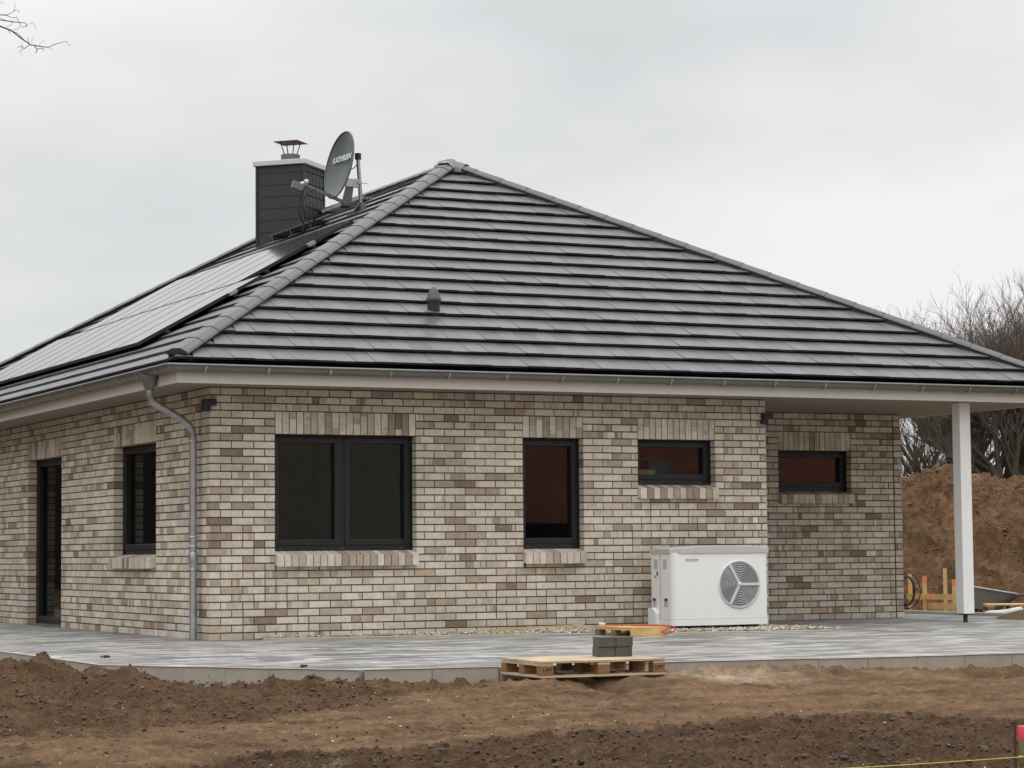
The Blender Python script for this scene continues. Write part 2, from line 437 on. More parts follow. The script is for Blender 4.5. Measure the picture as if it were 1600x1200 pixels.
def window(P, u0, u1, z0, z1, sashes=1, sill_z=None, name='window', label=None, handle=False):
    fb = MB()
    def bx(a, b, n0, n1, c, d): 
        p = [P(a, n0, c), P(b, n0, c), P(b, n1, c), P(a, n1, c), P(a, n0, d), P(b, n0, d), P(b, n1, d), P(a, n1, d)]
        fb.faces(p, [(0,3,2,1),(4,5,6,7),(0,1,5,4),(1,2,6,5),(2,3,7,6),(3,0,4,7)])
    o = .034; n0, n1 = .136, .215; ob = .075 if not handle else .05
    U0, U1, Z1_ = u0 - .045, u1 + .045, z1 + .045
    bx(U0, u0+o, n0, n1, z0-.03, Z1_); bx(u1-o, U1, n0, n1, z0-.03, Z1_); bx(u0+o, u1-o, n0, n1, z1-o, Z1_); bx(u0+o, u1-o, n0, n1, z0-.03, z0+ob)
    k = 2 if sashes == 1 else 3
    win = fb
    panes = []; iu0, iu1, iz0, iz1 = u0+o-.010, u1-o+.010, z0+ob-.010, z1-o+.010
    cp_ = .052 if sashes == 2 else 0
    if cp_: m_ = (u0+u1)/2; bx(m_-.036, m_+.036, n0, n1, z0+ob, z1-o)
    w = (iu1 - iu0 - cp_)/sashes; s = .064
    sb = MB(); fb2 = fb; fb = sb
    for i in range(sashes):
        a = iu0 + i*(w+cp_); b = a + w
        m0, m1 = .124, .20
        bx(a, a+s, m0, m1, iz0, iz1); bx(b-s, b, m0, m1, iz0, iz1); bx(a+s, b-s, m0, m1, iz1-s, iz1); bx(a+s, b-s, m0, m1, iz0, iz0+s)
        panes.append((a+s-.005, b-s+.005, iz0+s-.005, iz1-s+.005))
    wo = bevel(win.build(name, M_frame, house), .004, 2)
    if label: wo['label'] = label
    bevel(sb.build('sash_frame', M_frame, wo), .006, 2)
    for a, b, c, d in panes:
        pb = MB(); fb = pb; bx(a, b, .184, .190, c, d); pb.build('pane', M_glass, wo)
    for i in range(k):
        cb = MB(); fb = cb; uu = u0 + .1 + i*(u1-u0-.24)/(k-1)
        bx(uu, uu+.03, .131, .1362, z0+.026, z0+.036); cb.build('drain_cap', M_steel, wo)
    if handle:
        hb = MB(); fb = hb; bx(panes[0][0]-.045, panes[0][0]-.02, .09, .12, (z0+z1)/2-.09, (z0+z1)/2+.03); hb.build('handle', M_capw, wo)
    if sill_z is not None: sill(P, u0+.006, u1-.006, z0, wo, sill_z)
    return wo
window(PF, .742, 2.413, .868, HD, 2, .705, label='wide double window with two dark panes')
window(PF, 3.748, 4.524, .870, HD, 1, .705, label='narrow tall window')
window(PF, 5.248, 6.295, 1.612, HD, 1, 1.450, label='small wide window above the heat pump')
window(PR, 8.548-W, 9.682-W, 1.604, HD, 1, 1.447, label='small wide window in the porch wall')
window(PL, 1.92, 3.613, .848, HD, 1, .69, label='side window beside the downpipe')
window(PL, 5.984, 7.682, -.06, HD, 1, None, name='door', label='glazed dark frame terrace door', handle=True)
mb = MB(); mb.box((-.03, 5.99, -.075), (.12, 7.675, -.052)); mb.build('threshold', M_zinc, house)
# things standing in the rooms, seen through the panes
b1 = tag(bevel((lambda m: (m.box((5.36, .22, 1.69), (5.60, .44, 1.80)), m.build('cardboard_box', M_pine))[1])(MB()), .003), 'small orange-brown cardboard box inside the window above the heat pump', 'box')

# roof -------------------------------------------------------------------
SL = .56; ZT = 2.864; OE = .62; G = .3115
CS = math.sqrt(1 + SL*SL)
def slope(O, e, i, L, run, name, label, hf=.054):
    """O eave corner, e along the eave, i inward; 45 degree hips at both ends"""
    O = Vector(O); e = Vector(e); i = Vector(i); nrm = (e.cross(i + Vector((0,0,SL)))).normalized()
    if nrm.z < 0: nrm = -nrm
    def Q(u, d, h=0): return O + e*u + i*d + Vector((0,0,SL*d)) + nrm*h
    mb = MB(); nr = int(math.ceil(run/G))
    for r in range(nr):
        d0, d1 = r*G, min((r+1)*G + .03, run)
        u = -.25 + (.115 if r % 2 else 0) + d0 - (d0 % .231)*1.0
        while u < L - d0:
            a, b = u + .0015, u + .2295; u += .231
            a0, b0 = max(a, d0), min(b, L - d0)
            if b0 - a0 < .01: continue
            a1, b1 = max(a, d1), min(b, L - d1); dt = d1
            if b1 - a1 < 0:
                if b0 < L/2: dt = min(d1, b0); a1 = b1 = b0
                else: dt = min(d1, L - a0); a1 = b1 = a0
            j = R.uniform(-.004, .004); k = R.uniform(.84, 1.16); c = (.118*k, .119*k, .124*k)
            h0, h1 = hf + j*(hf/.054)**2, .004 + R.uniform(-.001, .001)
            p = [Q(a0, d0, h0), Q(b0, d0, h0 + R.uniform(-.001,.001)), Q(b1, dt, h1), Q(a1, dt, h1)]
            dk = (.032, .032, .035); hb = max(.004, h0 - .026)  # fronts, sides and undersides coloured darker to imitate shade between tile rows
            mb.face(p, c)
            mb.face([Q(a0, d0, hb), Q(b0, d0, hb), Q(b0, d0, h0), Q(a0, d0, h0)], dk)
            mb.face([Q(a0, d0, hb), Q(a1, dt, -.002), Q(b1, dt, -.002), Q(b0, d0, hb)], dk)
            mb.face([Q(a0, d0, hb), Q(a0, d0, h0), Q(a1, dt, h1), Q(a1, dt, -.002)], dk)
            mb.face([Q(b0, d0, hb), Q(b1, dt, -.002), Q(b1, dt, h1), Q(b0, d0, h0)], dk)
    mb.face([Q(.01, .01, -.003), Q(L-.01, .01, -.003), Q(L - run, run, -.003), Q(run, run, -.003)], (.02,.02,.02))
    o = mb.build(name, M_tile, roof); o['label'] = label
    return o
roof = MB(); run = AX + OE; TW = XR + 2*OE; TL = LEN + .115 + 2*OE
# boarding under the tiles closes the roof space
zb = ZT - .03
c4 = [Vector((-OE+.03, -OE+.03, zb)), Vector((XR+OE-.03, -OE+.03, zb)), Vector((XR+OE-.03, LEN+.115+OE-.03, zb)), Vector((-OE+.03, LEN+.115+OE-.03, zb))]
r1 = Vector((AX, AX, ZT + SL*run - .03)); r2_ = Vector((AX, LEN + .115 - AX, ZT + SL*run - .03))
roof.faces(c4 + [r1, r2_], [(0,1,4), (1,2,5,4), (2,3,5), (3,0,4,5)])
roof = roof.build('roof', M_dark, house)
slope((-OE, -OE, ZT), (1,0,0), (0,1,0), TW, run, 'roof_slope', 'triangular front roof slope of flat grey tiles')
slope((-OE, LEN+.115+OE, ZT), (0,-1,0), (1,0,0), TL, run, 'roof_slope', 'long left roof slope of flat grey tiles', .036)
slope((XR+OE, -OE, ZT), (0,1,0), (-1,0,0), TL, run, 'roof_slope', 'right roof slope of flat grey tiles', .036)
slope((XR+OE, LEN+.115+OE, ZT), (-1,0,0), (0,-1,0), TW, run, 'roof_slope', 'rear roof slope of flat grey tiles')
def caps(a, b, lift, name, wid=.128, n=None, tilt=None, label=None):
    a, b = Vector(a), Vector(b); d = (b - a); L = d.length; d.normalize()
    side = d.cross(Vector((0,0,1))).normalized(); upv = side.cross(d).normalized()
    n = n or round(L/.40); st = L/n; mb = MB()
    prof = [(-wid, -.030), (-wid*.90, -.006), (-wid*.42, .034), (wid*.42, .034), (wid*.90, -.006), (wid, -.030)]
    for k in range(n):
        p0, p1 = a + d*(k*st - .0), a + d*((k+1)*st - .003)
        g = R.uniform(.92, 1.08); c = (.095*g, .097*g, .10*g)
        s0, s1 = 1.015, .99; l0, l1 = lift + .004, lift - .001
        A = [p0 + side*x*s0 + upv*(y*s0 + l0) for x, y in prof]; B = [p1 + side*x*s1 + upv*(y*s1 + l1) for x, y in prof]
        for i in range(5): mb.face([A[i], A[i+1], B[i+1], B[i]], c)
        mb.face([A[0], B[0], B[5], A[5]], (.01,.01,.01))  # underside painted near black as shade beneath the cap
        mb.face(list(reversed(A)), (.05,.05,.055) if k == 0 else tuple(q*.6 for q in c)); mb.face(B, (.1,.1,.1))
    q_ = [side*(-wid*.8) , side*(wid*.8)]; tp = upv*(lift - .028); bt = upv*(-.03)  # black filler strips stand in for the shadow gap under the caps
    P0, P1 = a - d*.0, b
    mb.face([P0+q_[0]+bt, P0+q_[0]+tp, P1+q_[0]+tp, P1+q_[0]+bt], (.008,.008,.008)); mb.face([P0+q_[1]+bt, P1+q_[1]+bt, P1+q_[1]+tp, P0+q_[1]+tp], (.008,.008,.008)); mb.face([P0+q_[0]+bt, P0+q_[1]+bt, P0+q_[1]+tp, P0+q_[0]+tp], (.008,.008,.008))
    o = mb.build(name, M_tile, roof)
    if label: o['label'] = label
    return o
zap = ZT + SL*run
for cx_, cyy, px, py, lb in ((-OE, -OE, AX, AX, 'front left hip caps'), (XR+OE, -OE, AX, AX, 'front right hip caps'),
                         (-OE, LEN+.115+OE, AX, LEN+.115-AX, 'rear left hip caps'), (XR+OE, LEN+.115+OE, AX, LEN+.115-AX, 'rear right hip caps')):
    caps((cx_ + .08*(1 if cx_ < 0 else -1), cyy + .08*(1 if cyy < 0 else -1), ZT + SL*.08), (px, py, zap), .060, 'hip_cap', label=lb)
caps((AX, LEN+.115-AX, zap), (AX, AX, zap), .03, 'ridge_cap', n=14, label='ridge caps')
# rounded junction tile on the peak
mb = MB()
for k, ang in enumerate((rad(225), rad(315), rad(90))):
    dv = Vector((math.cos(ang), math.sin(ang), -.40 if k < 2 else 0)).normalized(); sd = dv.cross(Vector((0,0,1))).normalized(); uv = sd.cross(dv)
    if uv.z < 0: uv = -uv
    top = Vector((AX, AX, zap + .035))
    pr = [(-.155, -.10), (-.13, -.01), (-.06, .065), (.06, .065), (.13, -.01), (.155, -.10)]
    A = [top + sd*x*.96 + Vector((0,0,y + .01)) for x, y in pr]; B = [top + dv*.24 + sd*x*1.04 + uv*(y + .022) for x, y in pr]
    for i in range(5): mb.face([A[i], A[i+1], B[i+1], B[i]], (.15,.155,.16), True)
mb.lathe((AX, AX, zap - .015), [(.13, 0), (.115, .08), (.06, .128), (0.001, .138)], 16, (.15,.155,.16))
o = mb.build('peak_tile', M_tile, roof)

# eaves boards, soffit, gutters
ZF = 2.645
mb = MB()
for (x0, y0, x1, y1) in ((-E0, -E0, XR+E0, -E0+.025), (-E0, -E0+.025, -E0+.025, LEN+.66), (XR+E0-.025, -E0+.025, XR+E0, LEN+.66), (-E0+.025, LEN+.635, XR+E0-.025, LEN+.66)):
    mb.box((x0, y0, ZF - .004), (x1, y1, ZF + .165))
mb.build('fascia', M_white, house)
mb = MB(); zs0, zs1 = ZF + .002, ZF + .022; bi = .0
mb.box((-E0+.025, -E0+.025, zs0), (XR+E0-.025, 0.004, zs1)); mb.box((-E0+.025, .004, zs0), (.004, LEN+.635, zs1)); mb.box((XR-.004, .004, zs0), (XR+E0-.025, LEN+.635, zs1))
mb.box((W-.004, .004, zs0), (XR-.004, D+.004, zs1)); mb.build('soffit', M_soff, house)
mb = MB(); mb.box((-OE+.05, -OE+.05, ZT-.06), (XR+OE-.05, -OE+.10, ZT-.035)); mb.box((-OE+.05, -OE+.10, ZT-.06), (-OE+.10, LEN+.5, ZT-.035))
mb.box((-E0+.03, -E0+.03, ZF+.165), (XR+E0-.03, -E0+.06, ZT-.02)); mb.box((-E0+.03, -E0+.06, ZF+.165), (-E0+.06, LEN+.6, ZT-.02))
mb.build('eaves_batten', M_black, house)
def gutter(a, b, out, lab):
    """half-round gutter with rolled rim; mitred at 45 degrees at both ends"""
    a, b, out = Vector(a), Vector(b), Vector(out); d = (b - a).normalized(); mb = MB(); r = .073; n = 12
    prof = [(math.cos(math.pi + math.pi*k/n)*r, math.sin(math.pi + math.pi*k/n)*r) for k in range(n+1)]   # x: -r..r outward
    def pt(end, x, z): 
        base = a if end == 0 else b; s = -1 if end == 0 else 1
        return base + out*x + d*(s*x) + Vector((0,0,z))
    for k in range(n):
        (x0, z0), (x1, z1) = prof[k], prof[k+1]
        mb.face([pt(0,x0,z0), pt(0,x1,z1), pt(1,x1,z1), pt(1,x0,z0)], smooth=True)
        mb.face([pt(0,x0*.96,z0*.96), pt(1,x0*.96,z0*.96), pt(1,x1*.96,z1*.96), pt(0,x1*.96,z1*.96)], smooth=True)
    mb.tube([pt(0, r+.004, 0), pt(1, r+.004, 0)], .015, 8)
    g = mb.build('gutter', M_zinc, house); g['label'] = lab
    L = (b-a).length; nb = int(L/.70)
    for k in range(nb+1):
        c = a + d*(.35 + k*.70)
        if (c - a).length > L - .1: break
        hb = MB(); rr = r + .010
        for q in range(n):
            t0, t1 = math.pi + math.pi*q/n, math.pi + math.pi*(q+1)/n
            p = [c + out*(math.cos(t)*q2) + Vector((0,0,math.sin(t)*q2)) for t, q2 in ((t0, rr), (t1, rr))]
            hb.face([p[0]-d*.013, p[1]-d*.013, p[1]+d*.013, p[0]+d*.013])
            p2 = [c + out*(math.cos(t)*r*1.005) + Vector((0,0,math.sin(t)*r*1.005)) for t in (t0, t1)]
            hb.face([p[0]-d*.013, p2[0]-d*.013, p2[1]-d*.013, p[1]-d*.013]); hb.face([p[0]+d*.013, p[1]+d*.013, p2[1]+d*.013, p2[0]+d*.013])
        hb.build('bracket', M_galv, g)
    return g
ZG = 2.820; GO = .628
gutter((-GO, -GO, ZG), (XR+GO, -GO, ZG), (0,-1,0), 'front gutter')
gutter((-GO, -GO, ZG), (-GO, LEN+.115+GO, ZG), (-1,0,0), 'left gutter')
gutter((XR+GO, -GO, ZG), (XR+GO, LEN+.115+GO, ZG), (1,0,0), 'right gutter')
# porch corner post
pst = MB(); pst.box((9.675, -.26, .03), (9.835, -.10, ZF)); pst = bevel(pst.build('post', M_post, house), .004)
pst['label'] = 'white square post under the porch roof'
mb = MB(); mb.tube([(9.755, -.18, -.10), (9.755, -.18, .04)], .028, 12); mb.box((9.69, -.245, .018), (9.82, -.115, .030)); mb.lathe((9.755, -.18, -.085), [(0,.006),(.06,.006),(.06,0)], 16); mb.build('post_foot', M_dark, pst)

# downpipe ---------------------------------------------------------------
dp = MB()
yo = .40
pth = [(-.628, .15, 2.60), (-.628, .15, 2.545), (-.60, .155, 2.49), (-.53, .17, 2.445), (-.40, .21, 2.385), (-.24, .265, 2.31), (-.145, .295, 2.25), (-.10, .308, 2.18), (-.085, .312, 2.08), (-.083, .312, 1.0), (-.083, .312, -.085)]
dp.tube(pth, .043, 16)
pipe = dp.build('downpipe', M_galv, house)
mb = MB(); mb.lathe((-.628, .15, 2.60), [(.044, 0), (.050, .02), (.105, .15), (.105, .16)], 20); mb.build('funnel', M_zinc, pipe)
for z in (2.07, 1.03, .93, .68):
    mb = MB(); mb.lathe((-.083, .312, z), [(.044, -.012), (.050, -.009), (.050, .009), (.044, .012)], 20); mb.build('pipe_ring', M_galv, pipe)
mb = MB(); mb.lathe((-.083, .312, .80), [(.0445, -.07), (.052, -.05), (.052, .05), (.0445, .07)], 18); mb.build('leaf_trap', M_galv, pipe)

# chimney ----------------------------------------------------------------
CC = Vector((4.69, 10.01, 0)); hw = .385; RZ = Matrix.Rotation(rad(45), 4, 'Z')
def CM(x, y, z): return CC + RZ @ Vector((x, y, 0)) + Vector((0,0,z))
MC = Matrix.Translation(CC) @ RZ
mb = MB(); mb.box((-hw, -hw, 5.2), (hw, hw, 6.81), M=MC)
ch = mb.build('chimney', M_slate, house); ch['label'] = 'dark slate clad chimney'
# cladding strips, local faces: -x face looks towards camera left, -y face to the right
mb = MB(); z = 5.25; k = 0
while z < 6.78:
    zt = min(z + .178, 6.80)
    for s in (0, 1):
        off = .018 if s == 0 else .018
    mb.box((-hw-.016, -hw+.03, z), (-hw-.002, hw-.03, zt-.004), M=MC)
    mb.box((-hw-.022, -hw+.028, z-.012), (-hw-.004, hw-.028, z+.004), M=MC)
    for j in range(5):
        x0 = -hw+.045 + j*.142 + (.0); x1 = x0 + .126
        sft = .02*math.sin(k*1.7)
        mb.box((x0+sft, -hw-.014, z+.01), (min(x1+sft, hw-.02), -hw-.002, zt-.012), M=MC)
    z += .182; k += 1
mb.build('cladding', M_slate, ch)
mb = MB()
for sx, sy in ((-1,-1), (1,-1), (-1,1)):
    mb.box((sx*hw-.022, sy*hw-.022, 5.2), (sx*hw+.022, sy*hw+.022, 6.81), M=MC)
mb.build('corner_trim', M_dark, ch)
mb = MB(); q = hw + .055; mb.box((-q, -q, 6.812), (q, q, 6.89), M=MC); bevel(mb.build('crown', M_capw, ch), .008)
mb = MB(); pp = [(-.15,-.13),(.13,-.15),(.15,.13),(-.13,.15)]
mb.lathe((CC.x-.0, CC.y, 6.89), [(.15, 0), (.15, .14), (.13, .14), (.13, .0)], 12, smooth=False); mb.build('flue', M_steel, ch)
mb = MB(); w = .205
for sx, sy in ((-1,-1),(1,-1),(1,1),(-1,1)):
    mb.tube([CM(sx*.065, sy*.065, 7.01), CM(sx*.12, sy*.12, 7.235)], .008, 6)
A = [CM(-w,-w,7.225), CM(w,-w,7.225), CM(w,w,7.225), CM(-w,w,7.225)]; T = CM(0,0,7.26)
mb.faces(A + [T], [(0,1,4),(1,2,4),(2,3,4),(3,0,4)]); mb.faces([a - Vector((0,0,.006)) for a in A], [(3,2,1,0)])
mb.build('cowl', M_cowl, ch)

# bullet shaped vent on the front slope
def ZR(d): return ZT + SL*(d + OE)
vx, vy = 2.956, .70; vz = ZR(vy)
mb = MB(); mb.lathe((vx, vy, vz - .03), [(.075, 0), (.074, .05), (.070, .20), (.072, .24)], 20)
vt = mb.build('vent_pipe', M_black, roof); vt['label'] = 'dark roof vent with pointed cap'
mb = MB(); mb.lathe((vx, vy, vz + .135), [(.001, -.0), (.070, .0), (.088, .018), (.092, .035), (.080, .06), (.068, .10), (.048, .145), (.022, .18), (.001, .19)], 24)
mb.build('vent_cap', simple('vent_grey', (.075, .075, .08), .5), vt)

# ------------------------------------------------------------------ solar panels
def LP(x, y, h=0):
    n = Vector((-SL, 0, 1)).normalized(); return Vector((x, y, ZR(x))) + n*h
def pv_mat():
    t = NT('solar_glass'); t.set((.012, .013, .02), .10, spec=.5)
    br = t.n.new('ShaderNodeTexBrick'); br.offset = 0; t.link(t.tc.outputs['Object'], br.inputs['Vector'])
    br.inputs['Scale'].default_value = 1; br.inputs['Brick Width'].default_value = .166; br.inputs['Row Height'].default_value = .166
    br.inputs['Mortar Size'].default_value = .003; br.inputs['Color1'].default_value = (.012,.013,.022,1); br.inputs['Color2'].default_value = (.014,.015,.026,1)
    br.inputs['Mortar'].default_value = (.05,.05,.055,1); t.link(br.outputs[0], t.b.inputs['Base Color']); return t.m
M_pv = pv_mat()
def panel(x0, y0, label):
    t = thing('solar_panel', label, 'solar panel', LP(x0, y0, .115), 0, 'solar panels on the left roof slope')
    t.rotation_euler = (0, -math.atan(SL), 0)     # local x runs up the slope
    l, w = 1.785, 1.036
    f = MB(); f.box((0, 0, -.04), (l, .006, 0)); f.box((0, w-.006, -.04), (l, w, 0)); f.box((0, .006, -.04), (.006, w-.006, 0)); f.box((l-.006, .006, -.04), (l, w-.006, 0))
    f.build('frame', M_black, t)
    g = MB(); g.box((.006, .006, -.02), (l-.006, w-.006, -.002)); g.build('glass', M_pv, t)
    return t
proto = panel(.08, 2.74, 'solar panel nearest the front hip in the lower row')
LOW0, UP0 = 2.74, 3.70
ordn = ['first','second','third','fourth','fifth','sixth','seventh','eighth','ninth','tenth']
def put(x0, y0, label):
    c = copy_tree(proto); c.location = LP(x0, y0, .115); c['label'] = label; return c
for k in range(1, 9): put(.08, LOW0 + k*1.04, '%s solar panel from the front in the lower row' % ordn[k])
for k in range(0, 7): put(1.66, UP0 + k*1.04, ('solar panel nearest the satellite dish in the upper row' if k == 0 else '%s solar panel from the front in the upper row' % ordn[k]))
# mounting rails under the panels
mb = MB()
for xr, y0, y1 in ((.40, LOW0-.12, LOW0+9.4), (1.24, LOW0-.12, LOW0+9.4), (2.0, UP0-.12, UP0+7.3), (2.62, UP0-.12, UP0+7.3)):
    M = Matrix.Translation(LP(xr, 0, 0)) @ Matrix.Rotation(-math.atan(SL), 4, 'Y')
    mb.box((-.02, y0, .035), (.02, y1, .072), M=M)
    y = y0 + .2
    while y < y1: mb.box((-.03, y, 0.0), (.03, y+.05, .036), M=M); y += 1.1
tag(mb.build('mounting_rail', M_black), 'black mounting rails between the roof tiles and the solar panels', 'rail')
mb = MB()
for xr, y0 in ((1.24, LOW0-.09), (2.62, UP0-.09)):
    M = Matrix.Translation(LP(xr, 0, 0)) @ Matrix.Rotation(-math.atan(SL), 4, 'Y')
    mb.box((-.055, y0, .075), (.055, y0+.09, .118), M=M)
cl = mb.build('end_clamp', M_galv); cl.parent = [o for o in COL.objects if o.name.startswith('mounting_rail')][0]

# ------------------------------------------------------------------ roof walkway grates
def grate(name, x, y0, y1, up_, label, mat, w=.24):
    t = thing(name, label, 'roof step', (x, y0, ZR(x) + up_)); L = y1 - y0
    m = MB()
    for xx in (-w/2, -w/2+.06, 0, w/2-.06, w/2-.02): m.box((xx, 0, 0), (xx+.02, L, .03))
    y = 0
    while y < L: m.box((-w/2, y, .004), (w/2, y+.012, .026)); y += .07
    m.build('tread', mat, t)
    for y in (.12, L*.5, L-.15):
        b = MB(); b.box((-w/2+.01, y, -up_+.03), (-w/2+.03, y+.04, 0)); b.box((w/2-.04, y, -up_+.13), (w/2-.02, y+.04, 0)); b.box((-w/2, y, -.025), (w/2, y+.04, -.003))
        b.tube([(-w/2+.01, y+.02, -up_+.04), (w/2-.03, y+.02, -.01)], .012, 6)
        b.build('bracket', M_dark, t)
    return t
grate('roof_step', 3.96, 6.85, 8.65, .11, 'dark slatted step in front of the dark chimney', M_dark)
grate('roof_step', 4.78, 7.1, 8.65, .06, 'bright edged metal step just below the ridge behind the dish', M_galv, .22)

# ------------------------------------------------------------------ satellite dish
ds = thing('satellite_dish', 'dark grey satellite dish on a steel mast beside the chimney', 'satellite dish', (4.20, 6.08, ZR(4.20)))
O0 = Vector(ds.location)
def L_(p): return Vector(p) - O0
az = rad(266.5); tl = rad(11)
nz = Vector((math.sin(az)*math.cos(tl), math.cos(az)*math.cos(tl), math.sin(tl)))
sx_ = Vector((0,0,1)).cross(nz).normalized(); uz = nz.cross(sx_).normalized()
MD = Matrix.Identity(4); DC = L_((3.90, 6.0, 6.215))
for i in range(3): MD[i][0] = sx_[i]; MD[i][1] = uz[i]; MD[i][2] = nz[i]; MD[i][3] = DC[i]
mb = MB(); n = 40; rings = 9
vs = []; 
for k in range(rings+1):
    t = k/rings
    for a in range(n):
        an = 2*math.pi*a/n; vs.append(MD @ Vector((math.cos(an)*.425*t, math.sin(an)*.475*t, .085*(t*t-1))))
fs = [(k*n+a, k*n+(a+1)%n, (k+1)*n+(a+1)%n, (k+1)*n+a) for k in range(rings) for a in range(n)]
mb.faces(vs, fs, None, True)
mb.faces([v - nz*.006 for v in vs], [tuple(reversed(f)) for f in fs], None, True)
rim = [MD @ Vector((math.cos(2*math.pi*a/n)*.428, math.sin(2*math.pi*a/n)*.478, 0)) for a in range(n+1)]
mb.tube(rim, .011, 6, cap=False)
mb.build('reflector', M_dish, ds)
text_obj('lettering', 'KATHREIN', .115, MD @ Matrix.Translation((-.30, .065, -.028)) @ Matrix.Rotation(0, 4, 'Z'), M_letterw, ds, .001, .0035, 1.08)
LNB = L_((3.37, 5.94, 5.90)); ab = L_((4.00, 6.04, 5.70))
mb = MB(); d = (LNB - ab).normalized(); sd = d.cross(Vector((0,0,1))).normalized(); uu = sd.cross(d)
if uu.z < 0: uu = -uu
for s0, s1 in (((-.025), (.025)),):
    A = [ab + sd*x + uu*y for x, y in ((-.016,-.022),(.016,-.022),(.016,.022),(-.016,.022))]; B = [LNB + sd*x + uu*y for x, y in ((-.016,-.018),(.016,-.018),(.016,.018),(-.016,.018))]
    mb.faces(A + B, [(0,1,2,3),(7,6,5,4),(0,4,5,1),(1,5,6,2),(2,6,7,3),(3,7,4,0)])
mb.build('feed_arm', M_lnb, ds)
mb = MB(); bk = [ab + Vector((-.05,0,-.03)), ab + Vector((.10,0,0)), ab + Vector((.14,.0,.30)), ab + Vector((.04,0,.30))]
mb.prism(bk, (0,0,0), (0,.03,0)); mb.build('back_bracket', M_steel, ds)
dirf = (DC - LNB).normalized()
mb = MB(); mb.tube([LNB + Vector((0,0,.03)) - dirf*.0, LNB + Vector((0,0,.03)) + dirf*.05], [.035, .03], 14)
mb.tube([LNB + Vector((-.02,0,.02)), LNB + Vector((-.07,0,-.0))], [.028, .028], 12)
mb.build('feed_horn', M_capw, ds)
mb = MB(); h = LNB + Vector((-.11, -.01, -.03))
Mh = Matrix.Translation(h) @ Matrix.Rotation(rad(18), 4, 'Y'); mb.box((-.085, -.03, -.055), (.085, .03, .055), M=Mh); bevel(mb.build('converter', M_lnb, ds), .015, 3)
mb = MB(); m0 = L_((4.26, 6.08, ZR(4.26) + .02)); m1 = L_((4.215, 6.08, 6.335)); mb.tube([m0, m1], .028, 14); mast = mb.build('mast', M_galv, ds)
mb = MB(); mb.tube([m1 - Vector((0,0,.01)), m1 + Vector((0,0,.075))], .045, 16); mb.build('mast_cap', M_black, mast)
mb = MB(); mb.lathe(m0 - Vector((0,0,.03)), [(.13, -.06), (.115, .02), (.06, .10), (.035, .13)], 16); mb.box(tuple(m0 + Vector((-.16,-.14,-.13))), tuple(m0 + Vector((.12,.14,-.03)))); mb.build('flashing', M_black, mast)
mb = MB(); c = L_((4.15, 6.05, 5.97)); mb.box(tuple(c + Vector((-.13,-.035,-.045))), tuple(c + Vector((.05,.035,.07)))); mb.tube([c + Vector((.03,-.03,.02)), c + Vector((.17,-.06,.01))], .006, 6); mb.tube([c + Vector((.03,.03,-.02)), c + Vector((.13,.02,.03))], .006, 6)
mb.box(tuple(c + Vector((.03,-.05,-.0))), tuple(c + Vector((.09,.05,.03)))); mb.build('clamp', M_galv, ds)
cab = []
for k in range(26):
    t = k/25; a = rad(100) + t*rad(250)
    cab.append(LNB + Vector((.10, 0, -.05)) + Vector((-.18*math.sin(a)*1.0 + -.05, .02, -.25 + .24*math.cos(a - rad(100)))))
cb = [LNB + Vector((.04,0,-.01)), LNB + Vector((-.04,.0,-.10)), LNB + Vector((-.10,0,-.24)), LNB + Vector((-.09,0,-.40)), LNB + Vector((.0,.05,-.54)), LNB + Vector((.08,.3,-.60))]
cb2 = [LNB + Vector((.16,0,-.05)), LNB + Vector((.03,.0,-.12)), LNB + Vector((-.03,0,-.26)), LNB + Vector((-.01,0,-.42)), LNB + Vector((.10,.05,-.52)), LNB + Vector((.2,.3,-.55))]
def smooth_path(P, n=6):
    P = [Vector(p) for p in P]; out = []
    for i in range(len(P)-1):
        p0, p1, p2, p3 = P[max(i-1,0)], P[i], P[i+1], P[min(i+2, len(P)-1)]
        for k in range(n):
            t = k/n; out.append(.5*((2*p1) + (p2-p0)*t + (2*p0-5*p1+4*p2-p3)*t*t + (3*p1-p0-3*p2+p3)*t*t*t))
    out.append(P[-1]); return out
mb = MB(); mb.tube(smooth_path(cb), .009, 6); mb.tube(smooth_path(cb2), .009, 6)
mb.tube(smooth_path([m1 + Vector((-.02,-.02,0)), m1 + Vector((-.03,-.04,-.08)), m1 + Vector((-.09,-.03,-.15)), m1 + Vector((-.16,0,-.16))]), .007, 6); mb.build('cable', M_black, ds)

# ------------------------------------------------------------------ corner floodlights
def flood(name, loc, label):
    t = thing(name, label, 'wall light', loc, 0, 'black floodlights on the house corners')
    m = MB(); m.box((-.085, -.075, -.005), (.055, .045, .065)); bevel(m.build('lamp_head', M_black, t), .008)
    m = MB(); m.box((-.095, -.055, -.065), (-.005, .035, -.012)); bevel(m.build('sensor', M_black, t), .008)
    return t
flood('wall_light', (.0, .0, 2.445), 'small black corner light at the front left brick corner beside the downpipe')
flood('wall_light', (W + .02, .0, 2.415), 'small black corner light where the front wall meets the porch')

